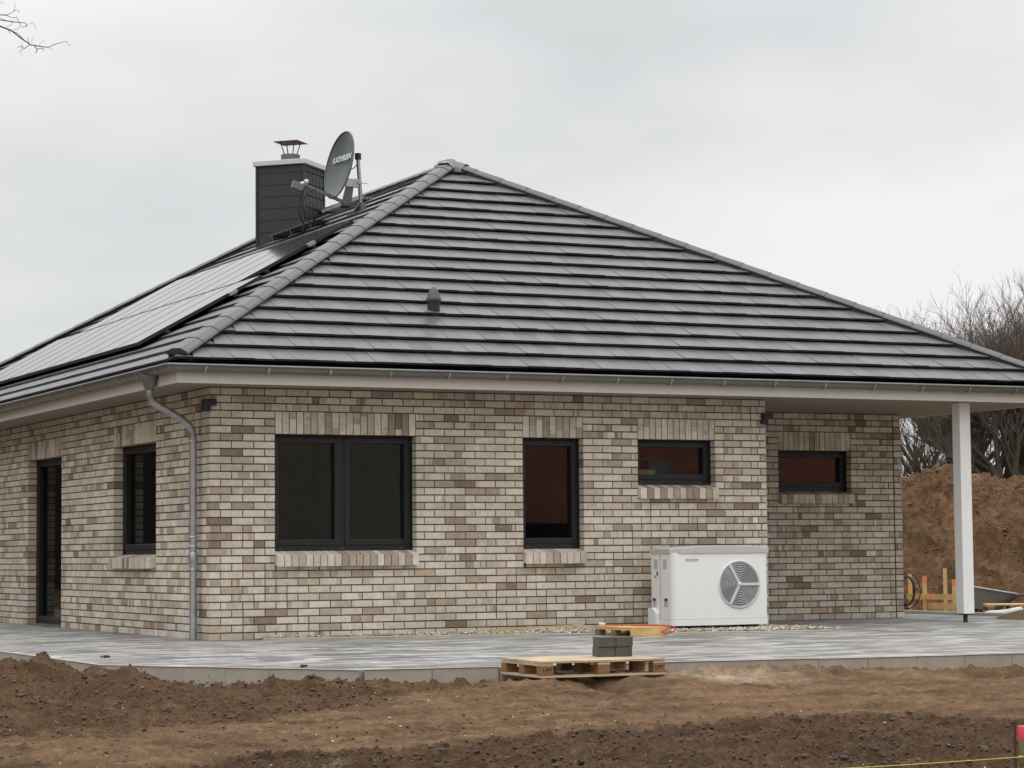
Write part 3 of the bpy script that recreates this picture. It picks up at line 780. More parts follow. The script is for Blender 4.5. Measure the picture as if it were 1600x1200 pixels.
# ------------------------------------------------------------------ heat pump
hp = thing('heat_pump', 'white outdoor heat pump with round fan grille standing on gravel', 'heat pump', (5.25, -.8, 0))
def hpx(z): return z
W_, DEP, Z0, Z1 = 1.25, .52, -.015, .81
r = .09
def outline(ins=0):
    P = []
    for k in range(7):
        a = rad(180 + 90*k/6); P.append((r + ins + (r)*math.cos(a), r + ins + r*math.sin(a)))
    P += [(W_-.02-ins, ins), (W_-ins, .02+ins), (W_-ins, DEP), (ins, DEP)]; return P
mb = MB(); P = outline(); n = len(P)
vs = [(x, y, Z0+.075) for x, y in P] + [(x, y, Z1) for x, y in P]
for i in range(n):
    j = (i+1) % n; mb.face([vs[i], vs[j], vs[n+j], vs[n+i]], None, i < 6)
mb.face([(x, y, Z1) for x, y in P]); body = mb.build('casing', M_hp, hp)
mb = MB(); P2 = outline(-.012); m = []
# domed lid, arched along its width
for (x, y) in P2:
    m.append((x, y, Z1 + .002))
def arch(x): return .872 + .035*(1 - ((x - W_*.55)/(W_*.55))**2) - .012
N = 14
front = [(-.012 + (W_+.024)*k/N) for k in range(N+1)]
for k in range(N):
    x0, x1 = front[k], front[k+1]; y0 = -.012; y1 = DEP
    yb0 = y0 + (.09 - math.sqrt(max(0, .09**2 - max(0, .09-(x0+.012))**2))); yb1 = y0 + (.09 - math.sqrt(max(0, .09**2 - max(0, .09-(x1+.012))**2)))
    mb.face([(x0, yb0, Z1-.002), (x1, yb1, Z1-.002), (x1, yb1, arch(x1)-.008), (x0, yb0, arch(x0)-.008)], None, True)
    mb.face([(x0, yb0, arch(x0)-.008), (x1, yb1, arch(x1)-.008), (x1, yb1+.02, arch(x1)), (x0, yb0+.02, arch(x0))], None, True)
    mb.face([(x0, yb0+.02, arch(x0)), (x1, yb1+.02, arch(x1)), (x1, y1, arch(x1)), (x0, y1, arch(x0))], None, True)
x0 = front[0]; x1 = front[-1]; yl = .078
mb.face([(x0, DEP, Z1-.002), (x0, yl, Z1-.002), (x0, yl, arch(x0)), (x0, DEP, arch(x0))]); mb.face([(x1, -.012, Z1-.002), (x1, DEP, Z1-.002), (x1, DEP, arch(x1)), (x1, -.012, arch(x1))])
mb.build('lid', M_hpg, hp)
mb = MB(); P3 = outline(-.006); n = len(P3); a = [(x, y, Z0) for x, y in P3]; b = [(x, y, Z0+.072) for x, y in P3]
for i in range(n): mb.face([a[i], a[(i+1)%n], b[(i+1)%n], b[i]])
mb.face(b); mb.face(list(reversed(a)))
mb.prism([(-.05, .34, Z0), (-.05, DEP, Z0), (-.05, DEP, Z0+.20), (-.05, .42, Z0+.20), (-.05, .34, Z0+.14)], (0,0,0), (.045,0,0))
mb.build('base_tray', M_hp, hp)
# fan opening
fx, fz, fr = .865, .447, .262; c = Vector((fx, 0, fz)); RX = Matrix.Rotation(rad(90), 4, 'X')
mb = MB(); mb.lathe(c, [(fr+.016, .0), (fr+.016, .010), (fr+.004, .016), (fr-.006, .010), (fr-.006, .004)], 48, M=RX); mb.build('fan_ring', M_hpg2, hp)
mb = MB(); mb.lathe(c, [(.0005, .002), (fr-.008, .002)], 48, M=RX); mb.build('fan_shroud', M_hole, hp)
mb = MB()
for k in range(7):
    a0 = 2*math.pi*k/7; pts = []
    for (rr_, da) in ((.07, 0), (.235, .25), (.245, .75), (.07, .55)):
        pts.append(Vector((fx + rr_*math.cos(a0+da), -.004 - .003*(da > .4), fz + rr_*math.sin(a0+da))))
    mb.face(pts)
mb.lathe(c, [(.0005, .008), (.06, .008), (.075, .004)], 24, M=RX); mb.build('fan', M_fan, hp)
mb = MB(); k = 0; rr_ = .03
while rr_ < fr-.012:
    ring = [c + Vector((rr_*math.cos(2*math.pi*i/40), -.012, rr_*math.sin(2*math.pi*i/40))) for i in range(41)]
    mb.tube(ring, .0048, 4, cap=False); rr_ += .0195
mb.build('grille', M_grille, hp)
mb = MB()
for a in (0, 120, 240):
    M = Matrix.Translation(c + Vector((0, -.016, 0))) @ Matrix.Rotation(-rad(a), 4, 'Y'); mb.box((0, -.006, -.015), (fr, .005, .015), M=M)
mb.lathe(c, [(.0005, .024), (.028, .023), (.03, .012)], 20, M=RX); mb.build('grille_star', M_hpg2, hp)
text_obj('lettering', 'tecalor', .062, Matrix.Translation((.155, -.0012, .715)) @ Matrix.Rotation(rad(90), 4, 'X'), M_letter, hp, .0006)
# side face (faces -x): rating plates, handles, joint
for y_ in (.16, .37):
    mb = MB(); mb.box((-.003, y_, .63), (-.0005, y_+.08, .74)); mb.build('rating_plate', M_hpg, hp)
mb = MB(); mb.box((-.003, .36, .55), (-.0005, .395, .60)); mb.build('dark_sticker', M_letter, hp)
mb = MB(); mb.prism([(-.003, .41, .53), (-.003, .45, .53), (-.003, .43, .57)], (0,0,0), (.0025,0,0)); mb.build('warning_sticker', M_straw, hp)
mb = MB(); mb.box((-.002, .305, Z0+.08), (-.0006, .311, Z1-.01)); mb.build('panel_joint', M_letter, hp)
for y in (.13, .40):
    mb = MB(); mb.box((-.006, y, .20), (-.0005, y+.09, .30)); h_ = bevel(mb.build('handle', M_hpg, hp), .006)
    mb = MB(); mb.box((-.008, y+.015, .265), (-.0062, y+.075, .292)); mb.build('grip', M_black, h_)
for x in (.10, W_-.20):
    mb = MB(); mb.box((x, .04, -.08), (x+.10, DEP-.05, Z0-.001)); mb.build('foot', M_black, hp)

# ------------------------------------------------------------------ paving, kerb
ZP = -.078
poly = [(-2.45, 18.0), (-2.60, -5.0), (-1.15, -7.12), (-.10, -7.34), (1.37, -7.42), (4.5, -7.86), (11.65, -8.6), (11.65, 5.2), (11.65, 18.0)]
mb = MB(); mb.face([(x, y, ZP) for x, y in reversed(poly)]); 
for i in range(len(poly)):
    a, b = poly[i], poly[(i+1) % len(poly)]; mb.face([(a[0],a[1],ZP),(b[0],b[1],ZP),(b[0],b[1],-.5),(a[0],a[1],-.5)])
tag(mb.build('paving', M_pave), kind='structure')
def kerb(pts, top, w, st, hgt, name, mat, jit=.004):
    mb = MB()
    for i in range(len(pts)-1):
        a, b = Vector((*pts[i], 0)), Vector((*pts[i+1], 0)); d = (b-a); L = d.length; d.normalize(); s = Vector((d.y, -d.x, 0))
        # outward = right of travel direction for our ordering
        n = max(1, round(L/st)); q = L/n
        for k in range(n):
            p0, p1 = a + d*(k*q + .002), a + d*((k+1)*q - .002); z = top + R.uniform(-jit, jit)*.7; o = R.uniform(-jit, jit)
            A = [p0 + s*o, p1 + s*o, p1 + s*(w+o), p0 + s*(w+o)]
            lo = [Vector((p.x, p.y, top-hgt)) for p in A]; hi = [Vector((p.x, p.y, z)) for p in A]
            ch_ = [hi[0], hi[1], hi[2] - s*.008, hi[3] - s*.008]; sh = [hi[2] - Vector((0,0,.008)), hi[3] - Vector((0,0,.008))]
            mb.face([ch_[3], ch_[2], ch_[1], ch_[0]][::-1]); mb.face([ch_[3], ch_[2], sh[0], sh[1]])
            mb.face([sh[1], sh[0], lo[2], lo[3]]); mb.face([ch_[0], ch_[1], lo[1], lo[0]])
            mb.face([lo[3], lo[0], ch_[0], ch_[3], sh[1]]); mb.face([lo[1], lo[2], sh[0], ch_[2], ch_[1]])
    return tag(mb.build(name, mat), kind='structure')
kp = [(x, y) for x, y in poly[0:7]]
kerb([(a, b) for a, b in reversed(kp)], ZP+.006, .06, .44, .30, 'kerb', M_kerb) if False else kerb(kp[::-1], ZP+.006, -.06, .44, .30, 'kerb', M_kerb)
kerb([(11.65, -8.6), (11.65, 18)], ZP + .045, .10, 1.0, .2, 'far_kerb', M_conc)
# gravel strip along the wall with edging stones
ge = [(.35, -.05), (2.95, -.60), (5.7, -1.62), (6.75, -1.72)]
kerb([(.55, -.12)] + ge[1:], ZP + .018, .05, .9, .10, 'gravel_edging', M_kerb)
def inside(x, y):
    if x < .5 or x > 6.9 or y > -.02: return False
    for i in range(len(ge)-1):
        if ge[i][0] <= x <= ge[i+1][0]:
            t = (x-ge[i][0])/(ge[i+1][0]-ge[i][0]); return y > ge[i][1] + t*(ge[i+1][1]-ge[i][1]) + .02
    return 6.75 <= x <= 6.9 and y > -1.7
mb = MB(); mb.face([(x, y, ZP+.006) for x, y in [(.5, -.012), (.5, -.10), (2.95, -.59), (5.7, -1.6), (6.75, -1.7), (6.95, -.02)]])
tag(mb.build('gravel_bed', simple('gravel_dirt', (.16,.13,.09), .95, var=.3, scale=40)), kind='structure')
_g = (1+5**.5)/2; _ico = [Vector(p).normalized() for p in ((-1,_g,0),(1,_g,0),(-1,-_g,0),(1,-_g,0),(0,-1,_g),(0,1,_g),(0,-1,-_g),(0,1,-_g),(_g,0,-1),(_g,0,1),(-_g,0,-1),(-_g,0,1))]
_icof = [(0,11,5),(0,5,1),(0,1,7),(0,7,10),(0,10,11),(1,5,9),(5,11,4),(11,10,2),(10,7,6),(7,1,8),(3,9,4),(3,4,2),(3,2,6),(3,6,8),(3,8,9),(4,9,5),(2,4,11),(6,2,10),(8,6,7),(9,8,1)]
def pebble(mb, x, y, z, s, col):
    q = []
    if s > .0105:
        fx_, fy_, fz_ = R.uniform(.8, 1.5), R.uniform(.7, 1.2), R.uniform(.5, .9); a_ = R.uniform(0, 3.1); ca, sa = math.cos(a_), math.sin(a_)
        for v in _ico:
            k = s*R.uniform(.72, 1.12); px, py = v.x*k*fx_, v.y*k*fy_; q.append((x + px*ca - py*sa, y + px*sa + py*ca, z + v.z*k*fz_))
        mb.faces(q, _icof, col, R.random() < .5); return
    for dx, dy, dz in ((1,0,0),(0,1,0),(-1,0,0),(0,-1,0),(0,0,1),(0,0,-1)):
        k = R.uniform(.6, 1.2)*s; q.append((x+dx*k, y+dy*k, z+dz*k*.75))
    mb.faces(q, [(0,1,4),(1,2,4),(2,3,4),(3,0,4),(1,0,5),(2,1,5),(3,2,5),(0,3,5)], col)
mb = MB(); n = 0
while n < 5200:
    x, y = R.uniform(.5, 6.9), R.uniform(-1.72, -.02)
    if not inside(x, y): continue
    k = R.uniform(.55, 1.1); c = R.choice(((.62,.58,.50), (.55,.48,.36), (.66,.64,.60), (.45,.36,.24), (.30,.27,.22)))
    pebble(mb, x, y, ZP + .012 + R.uniform(0, .022), R.uniform(.008, .020), tuple(v*k for v in c)); n += 1
tag(mb.build('gravel', M_peb), 'pale gravel strip along the foot of the front wall', 'gravel', kind='stuff')

# ------------------------------------------------------------------ ground
def interp(P, x):
    if x <= P[0][0]: return P[0][1]
    for i in range(len(P)-1):
        if x <= P[i+1][0]:
            t = (x-P[i][0])/(P[i+1][0]-P[i][0]); return P[i][1]*(1-t) + P[i+1][1]*t
    return P[-1][1]
FRONT = [(-6,-12.1), (-4.35,-11.72), (-3.48,-11.15), (-2.7,-11.2), (-1.76,-11.04), (-.16,-10.65), (1.37,-10.66), (2.04,-11.1), (4,-11.6)]
TOPL = [(-6,-10.1), (-4.69,-9.95), (-3.84,-9.85), (-2.8,-9.35), (-1.9,-8.9), (-1.2,-8.2), (-.3,-7.9), (1.52,-7.7), (3.2,-8.1), (5,-9.0)]
BUMPS = [(-3.75,-6.6,.24,.55,.75), (-3.3,-5.9,.12,.4,.5), (-2.92,-6.75,.15,.28,.40), (-2.05,-7.55,.10,.45,.33), (-1.35,-7.75,.07,.5,.3), (-4.6,-8.2,.10,.8,.5),
         (.35,-8.15,.105,1.0,.45), (-.35,-8.5,.03,.28,.25), (1.0,-8.55,.02,.25,.3), (1.55,-7.75,.075,.5,.22), (2.3,-7.85,.09,.5,.18), (3.1,-8.0,.06,.5,.2), (4.1,-8.2,.05,.6,.2), (-5.2,-7.5,.2,.8,.8), (1.3,-8.75,.04,.3,.15)]
def zbase(x, y):
    d = max(0, -7.4 - y); z = -.185 - .036*min(d, 18)
    if x < -2.6 and y > -7.4: z = -.19
    return z
def loose(x, y):
    w = noise.noise(Vector((x*1.1, y*1.1, 3)))*.35 + noise.noise(Vector((x*4, y*4, 9)))*.14
    a = (interp(FRONT, x) - y + w)/.22; b = (y - interp(TOPL, x) + w)/.30
    t = max(a, b); return max(0, min(1, t + .5))
def gz(x, y):
    z = zbase(x, y)
    if -7 < x < 6 and -16 < y < -3:
        l = loose(x, y); far = x > .6 and y > -9.2
        if far: l *= .55
        for bx_, by_, h, sx, sy in BUMPS:
            e = ((x-bx_)/sx)**2 + ((y-by_)/sy)**2
            if e < 8: z += h*math.exp(-e)*(1 + .5*noise.noise(Vector((x*5, y*5, 1))))
        e = ((x-.30)/.21)**2 + ((y+8.38)/.20)**2
        if e < 8: z -= .16*math.exp(-e)
        z += .018*noise.noise(Vector((x*1.6, y*2.4, 0)))
        p = Vector((x, y, 0))
        t1 = noise.turbulence(p*7, 4, False); t2 = abs(noise.noise(p*19)); cl = noise.voronoi(p*11)[0][0]
        t3 = noise.turbulence(p*16, 3, False); z += l*(.055*(t1-.35) + .035*(t3-.35) + .018*t2 + .040*max(0, .38-cl)) + (1-l)*(.016*noise.noise(Vector((x*4, y*8, 0))) + .022*(t3-.35) + .014*max(0, noise.noise(Vector((x*3, y*9, 4)))-.25) )
        # wheel ruts in the compacted band
        yy = y - interp(FRONT, x); rr_ = math.exp(-((yy-.55)/.13)**2) + .8*math.exp(-((yy-1.75)/.13)**2)
        z += (1-l)*(-.018*rr_ + .012*math.exp(-((yy-.8)/.12)**2)*(1+noise.noise(p*6)))
    else:
        z += .03*noise.noise(Vector((x*.15, y*.15, 0)))
    return z
def axis(a, b, st, lo, hi):
    A = []; v = a
    while v <= b: A.append(v); v += st
    s = st; v = b
    while v < hi: s *= 1.35; v += s; A.append(v)
    s = st; v = a
    while v > lo: s *= 1.35; v -= s; A.insert(0, v)
    return A
xs = axis(-6.2, 5.0, .027, -900, 900); ys = axis(-14.3, -4.6, .027, -900, 1200)
me = bpy.data.meshes.new('ground'); vs = []; cols = []
for y in ys:
    for x in xs:
        inn = (-2.4 < x < 11.5 and y > -7.0 and y < 17) or (x < 11.5 and x > -.9 and y > -7.1 and y < 17)
        z = zbase(x, y) - .05 if inn else gz(x, y)
        vs.append((x, y, z))
        l = loose(x, y) if (-8 < x < 8 and -17 < y < -3) else .6
        dark = (.112, .067, .037); lite = (.215, .133, .074); mid = (.158, .096, .053)
        if y > interp(TOPL, max(-6, min(5, x))): dark = mid if x > -1.2 else tuple(.6*a_+.4*b_ for a_, b_ in zip(dark, mid))
        l = max(l, min(.6, max(0, 2.0*noise.noise(Vector((x*1.3, y*3.6, 7))) - .12 + .8*noise.noise(Vector((x*6, y*13, 3)))))) if -8 < x < 8 and y < -6 else l
        c = [lite[k]*(1-l) + dark[k]*l for k in range(3)]
        e = ((x-1.45)/.75)**2 + ((y+8.05)/.30)**2
        if e < 4:
            s = math.exp(-e)*(.75 + .7*noise.noise(Vector((x*5, y*7, 2)))); s = max(0, min(1, s)); c = [c[k]*(1-s) + (.46, .36, .26)[k]*s for k in range(3)]
        k_ = 1 + .30*noise.noise(Vector((x*1.6, y*5, 5))) + .28*noise.noise(Vector((x*5, y*14, 8))) + .2*noise.noise(Vector((x*17, y*30, 1))); cols.extend((c[0]*k_, c[1]*k_, c[2]*k_, 1))
nx, ny = len(xs), len(ys)
fs = [(j*nx+i, j*nx+i+1, (j+1)*nx+i+1, (j+1)*nx+i) for j in range(ny-1) for i in range(nx-1)]
me.from_pydata(vs, [], fs); me.materials.append(M_soil)
at = me.color_attributes.new('Col', 'FLOAT_COLOR', 'POINT'); at.data.foreach_set('color', cols)
me.polygons.foreach_set('use_smooth', [True]*len(fs))
g = bpy.data.objects.new('ground', me); COL.objects.link(g); tag(g, kind='structure')
# clods and stones lying in the loose soil
def in_pave(x, y):
    return (x > -2.66 and y > -5.1) or (x > -1.2 and y > -7.45) or (x > -2.66 and y > -5.0 - (x+2.6)*1.46) or (x > 1 and y > -7.5 - (x-1)*.13)
mb = MB(); n = 0
while n < 19000:
    x, y = R.uniform(-6, 5), R.uniform(-14.2, -5)
    if in_pave(x, y - .06): continue
    l = loose(x, y)
    if R.random() > l*.8 + .2: continue
    s = R.uniform(.004, .014) if R.random() < (.94 if l > .4 else .99) else R.uniform(.013, .024)
    k = R.uniform(.6, 1.3); c = (.17*k, .105*k, .06*k) if l < .45 else ((.080*k, .050*k, .030*k) if y < interp(TOPL, x) else (.11*k, .070*k, .041*k))
    pebble(mb, x, y, gz(x, y) + s*.3, s, c); n += 1
tag(mb.build('soil_clods', M_peb), 'dark crumbs of loose soil scattered over the plot', 'soil', kind='stuff')
mb = MB()
for _ in range(330):
    x, y = R.uniform(-5.6, 4.6), R.uniform(-13.8, -7.2)
    if in_pave(x, y - .06): continue
    k = R.uniform(.7, 1.05); pebble(mb, x, y, gz(x, y) + .003, R.uniform(.004, .012), (.62*k, .58*k, .50*k))
tag(mb.build('pale_stones', M_peb), 'small pale stones lying in the bare soil', 'stones', kind='stuff')
# straw bits
mb = MB()
for _ in range(420):
    x, y = R.uniform(-5.6, 3), R.uniform(-13.6, -8)
    if _ < 60: x, y = R.gauss(-3.3, .13), R.gauss(-11.85, .05)
    a = R.uniform(0, 6.3); l = R.uniform(.015, .055); z = gz(x, y) + .008
    mb.tube([(x, y, z), (x + l*math.cos(a), y + l*math.sin(a), gz(x + l*math.cos(a), y + l*math.sin(a)) + R.uniform(.006, .02))], .0017, 4)
tag(mb.build('straw', M_straw), 'dry straw and plant stalks in the dark soil', 'straw', kind='stuff')
def tuft(name, x, y, n, h, sp, mat, label):
    mb = MB()
    for _ in range(n):
        a = R.uniform(0, 6.3); r_ = R.uniform(0, sp); px, py = x + r_*math.cos(a), y + r_*math.sin(a); z = gz(px, py) - .01
        b = R.uniform(0, 6.3); hh = h*R.uniform(.5, 1.1); w_ = .003; bend = R.uniform(.15, .6)*hh; s = Vector((-math.sin(b), math.cos(b), 0))*w_; o = Vector((math.cos(b), math.sin(b), 0))
        p0 = Vector((px, py, z)); p1 = p0 + o*bend*.35 + Vector((0,0,hh*.6)); p2 = p0 + o*bend + Vector((0,0,hh))
        mb.face([p0-s, p0+s, p1+s*.8, p1-s*.8]); mb.face([p1-s*.8, p1+s*.8, p2])
    return tag(mb.build(name, mat), label, 'grass')
tuft('grass_tuft', -3.22, -11.26, 46, .085, .035, M_grass, 'small green grass tuft in the dark soil of the foreground')
tuft('dry_grass_tuft', -3.30, -11.95, 40, .05, .09, M_straw, 'flattened dry yellow grass tuft at the bottom edge')
# a few crumbs and a stone on the paving
for i, (x, y, s, lb) in enumerate(((-2.18, -3.55, .022, 'dark clod lying on the paving left of the house'), (-1.35, -6.35, .02, 'dark clod lying on the paving near the front kerb'))):
    mb = MB()
    for _ in range(7): k = R.uniform(.7,1.2); pebble(mb, x + R.uniform(-.03,.03), y + R.uniform(-.02,.02), ZP + .012, s*R.uniform(.6,1), (.05*k,.035*k,.025*k))
    tag(mb.build('soil_clod', M_peb), lb, 'clod')

# ------------------------------------------------------------------ pallets
def pallet(name, label, loc, rz, w, d, h, planks=7, stamp=True, mat=M_pal, blk=M_palb):
    t = thing(name, label, 'pallet', loc, rz); tk = .018
    bw = .10
    y = 0; st = (d - bw)/(planks-1)
    for k in range(planks):
        m = MB(); z = h - tk + R.uniform(-.002, .001); m.box((R.uniform(0,.005), y, z), (w-R.uniform(0,.005), y + bw - .008, h + R.uniform(-.001, .001))); bevel(m.build('deck_board', mat, t), .002); y += st
    for x in (0, w/2-.05, w-.10):
        m = MB(); m.box((x, 0, h-2*tk-.002), (x+.10, d, h-tk-.004)); m.build('stringer', mat, t)
        m = MB(); m.box((x, 0, 0), (x+.10, d, tk)); m.build('bottom_board', mat, t)
        for j, yy in enumerate((0, d/2-.05, d-.10)):
            m = MB(); m.box((x+.001, yy+.001, tk+.001), (x+.099, yy+.099, h-2*tk-.003)); bevel(m.build('block', blk, t), .003)
            if stamp and j == 0 and x != w/2-.05:
                text_obj('stamp', 'UPY', .042, Matrix.Translation((x+.012, -.0005, h*.36)) @ Matrix.Rotation(rad(90), 4, 'X'), M_stamp, t, .0008)
    m = MB(); m.box((.10, 0.0, 0.0005), (w/2-.05, .10, tk-.001)); m.box((w/2+.05, 0, .0005), (w-.10, .10, tk-.001)); m.build('bottom_board', mat, t)
    return t
pallet('pallet', 'wooden pallet with stamped blocks bridging a hollow at the paving edge', (-.145, -8.22, -.125), rad(-3), 1.045, .80, .128)
# second pallet by the wall
t = thing('pallet', 'small fresh wooden half pallet lying by the wall beside the heat pump', 'pallet', (4.06, -1.95, ZP+.002), rad(3))
for k in range(5): m = MB(); m.box((R.uniform(0,.004), k*.152, .082), (.47, k*.152+.146, .098)); bevel(m.build('deck_board', M_pine, t), .002)
for x in (0, .44): m = MB(); m.box((x, .021, .064), (x+.03, .75, .081)); m.build('stringer', M_pine, t)
m = MB(); m.box((0, 0, 0), (.47, .02, .081)); bevel(m.build('end_board', M_pine, t), .002)
for x in (0, .39):
    for y in (.33, .66): m = MB(); m.box((x+.001, y, 0), (x+.08, y+.09, .063)); m.build('block', M_palb, t)
# paving stone stacks on the big pallet
def slab(x, y, z, label, rz):
    t = MB(); t.box((0, 0, 0), (.139, .16, .076)); t.box((.142, 0, 0), (.28, .16, .076)); 
    o = bevel(t.build('paving_block', M_block), .004); o.location = (x, y, z); o.rotation_euler = (0,0,rad(rz))
    return tag(o, label, 'concrete block', 'dark concrete blocks stacked on the pallet')
slab(.545, -7.84, .0045, 'lower of the two dark concrete blocks stacked on the pallet', -10)
slab(.548, -7.85, .0815, 'upper of the two dark concrete blocks stacked on the pallet', -9)
mb = MB(); mb.box((0,0,0), (.06, .05, .045)); o = bevel(mb.build('concrete_offcut', M_block), .004); o.location = (.50, -8.0, -.16); o.rotation_euler = (0, 0, rad(12)); tag(o, 'small grey concrete offcut under the big pallet', 'offcut')
# red cable
mb = MB(); cp = [(4.22,-.90,.035),(4.40,-1.1,.035),(4.28,-1.5,.034),(4.20,-1.9,.034),(4.12,-2.25,.04),(4.20,-2.35,.02),(4.10,-2.36,-.03),(4.02,-2.27,-.045),(4.16,-2.33,-.01),(4.18,-2.1,.034),(4.25,-1.4,.036),(4.42,-.8,.03)]
cp = [(4.14,-1.22,.032),(4.22,-1.3,.030),(4.34,-1.45,.030),(4.42,-1.7,.031),(4.49,-1.88,.030),(4.55,-1.93,.032),(4.60,-1.96,.0),(4.56,-1.985,-.03),(4.48,-1.985,-.045),(4.42,-1.98,-.03),(4.50,-1.975,.0),(4.53,-1.94,.03),(4.46,-1.75,.034),(4.30,-1.5,.032)]
mb.tube(smooth_path(cp, 5), .008, 6); cab_ = tag(mb.build('red_cable', M_red), 'red cable looped over the small pallet beside the heat pump', 'cable')
mb = MB(); mb.tube([(4.14,-1.22,.036), (4.09,-1.17,.040)], [.018, .022], 10); mb.build('plug', M_capw, cab_)
# thin wooden lath along the gravel
mb = MB(); a, b = Vector((3.05, -.20, -.045)), Vector((4.35, -.30, .0)); d = (b-a).normalized(); s = Vector((d.y, -d.x, 0))*.02
mb.faces([a-s, a+s, b+s, b-s] + [p + Vector((0,0,.018)) for p in (a-s, a+s, b+s, b-s)], [(0,3,2,1),(4,5,6,7),(0,1,5,4),(1,2,6,5),(2,3,7,6),(3,0,4,7)])
tag(mb.build('wooden_lath', M_pine), 'thin orange-brown wooden lath lying on the gravel at the foot of the wall', 'lath')

# ------------------------------------------------------------------ marker post, rod and string at the bottom right
mk = thing('marker_post', 'round wooden marker post with red painted top at the right edge', 'marker post', (.186, -13.615, -.415))
mb = MB(); mb.lathe((0,0,0), [(.001, 0), (.028, .0), (.042, .05), (.046, .172)], 16); mb.build('shaft', M_postw, mk)
mb = MB(); mb.lathe((0,0,0), [(.046, .1725), (.047, .240), (.043, .244), (.001, .244)], 16); mb.build('painted_top', M_paintred, mk)
mb = MB(); mb.tube([(.133, -13.585, -.50), (.134, -13.585, -.145)], .006, 8); tag(mb.build('iron_rod', M_rust), 'thin rusty iron rod standing beside the red topped post', 'rod')
mb = MB(); pa, pb = Vector((.145, -13.64, -.340)), Vector((-1.9, -13.60, -.348))
pts = [pa.lerp(pb, k/20) - Vector((0,0,.006*math.sin(math.pi*k/20))) for k in range(21)]; mb.tube(pts, .0022, 5)
mb.tube([pa, pa + Vector((-.03,0,.002))], .006, 6)
tag(mb.build('string_line', M_string), 'yellow string line stretched low over the dark soil', 'string')

# ------------------------------------------------------------------ background: soil mound, stakes, wheelbarrow
A36 = rad(35.6); e1 = Vector((math.sin(A36), math.cos(A36), 0)); e2 = Vector((math.cos(A36), -math.sin(A36), 0))
C0 = Vector((CAMP.x, CAMP.y, 0))
def BG(s, f_, z): return C0 + e1*f_ + e2*s + Vector((0,0,z))
TOPP = [(-14, 1.9), (-6, 2.1), (-1.35, 2.17), (-.35, 2.17), (0, 2.28), (.45, 2.40), (.9, 2.22), (1.5, 2.12), (2.1, 2.05), (2.35, 2.06), (4.0, 2.35), (9, 2.2), (15, 1.6)]
mb = MB(); ns, nf = 400, 230; vs = []; S0, S1, F0, F1 = -9, 9, 40.6, 52
for j in range(nf):
    f_ = F0 + (F1-F0)*(j/(nf-1))**1.25
    for i in range(ns):
        s = S0 + (S1-S0)*i/(ns-1)
        p = Vector((s, f_, 0)); top = interp(TOPP, s) + .26
        t = (f_ - 41.0 - .35*noise.noise(p*.5))/3.6
        if t < 0: h = 0
        elif t < 1: h = math.sin(t*math.pi/2)**.9
        else: h = 1 - .5*max(0, (t-1)/2.2)**1.3
        edge = min(1, max(0, (s-S0)/3), max(0, (S1-s)/3)); h = max(0, h)*edge
        q = Vector((s, f_, h*2))
        n_ = .22*noise.noise(q*1.0) + .26*(noise.turbulence(q*1.9, 5, True)-.5) + .16*max(0, .42-noise.voronoi(q*3.2)[0][0]) + .10*max(0, .4-noise.voronoi(q*7)[0][0]) + .09*noise.noise(q*14)
        z = -.30 + top*h + n_*min(1, h*3 + .15)
        vs.append(BG(s + .10*noise.noise(q*3), f_ + .15*noise.noise(q*2.5 + Vector((5,5,5))), z))
fs = [(j*ns+i, j*ns+i+1, (j+1)*ns+i+1, (j+1)*ns+i) for j in range(nf-1) for i in range(ns-1)]
me = bpy.data.meshes.new('soil_mound'); me.from_pydata(vs, [], fs); cols = []
for v in vs:
    k = 1 + .40*noise.noise(Vector((v.x*.9, v.y*.9, v.z*2.4))) + .35*noise.noise(v*3) + .35*noise.noise(v*8)
    b = .3 + .5*noise.noise(v*.6); c = (.150*k, (.082+.015*b)*k, (.043+.012*b)*k, 1)
    cols.extend(c)
at = me.color_attributes.new('Col', 'FLOAT_COLOR', 'POINT'); at.data.foreach_set('color', cols); me.materials.append(M_soil)
mo = bpy.data.objects.new('soil_mound', me); COL.objects.link(mo); tag(mo, kind='structure')
mb = MB(); vv = vs
for _ in range(24000):
    v = vv[R.randrange(len(vv))]; k = R.uniform(.55, 1.5); q = R.random()
    if v.z < -.15 and R.random() < .7: continue
    pebble(mb, v.x + R.uniform(-.03,.03), v.y + R.uniform(-.03,.03), v.z + .01, R.uniform(.008, .026) if q < .985 or q > .995 else R.uniform(.03, .055), (.17*k, .095*k, .052*k) if q < .9992 else (.5, .46, .38))
tag(mb.build('mound_clods', M_peb), 'lumps of earth lying on the brown soil mound', 'soil', kind='stuff')
# small sand heap on the paving edge, right
mb = MB(); vs = []; nn = 70
for j in range(nn):
    for i in range(nn):
        x, y = -1.3 + 2.6*i/(nn-1), -1.3 + 2.6*j/(nn-1); d = math.hypot(x, y); z = .36*max(0, 1-d/1.15) + .02*noise.noise(Vector((x*5, y*5, 0))) + .01*noise.noise(Vector((x*16, y*16, 0))) - .03
        if d > 1.2: z = -.06
        vs.append((x, y, z))
hp_ = MB(); hp_.faces(vs, [(j*nn+i, j*nn+i+1, (j+1)*nn+i+1, (j+1)*nn+i) for j in range(nn-1) for i in range(nn-1)], (.22,.14,.085), True)
o = hp_.build('sand_heap', M_soil); o.location = (11.85, .25, ZP); tag(o, 'small brown sand heap on the paving at the right edge', 'sand heap')

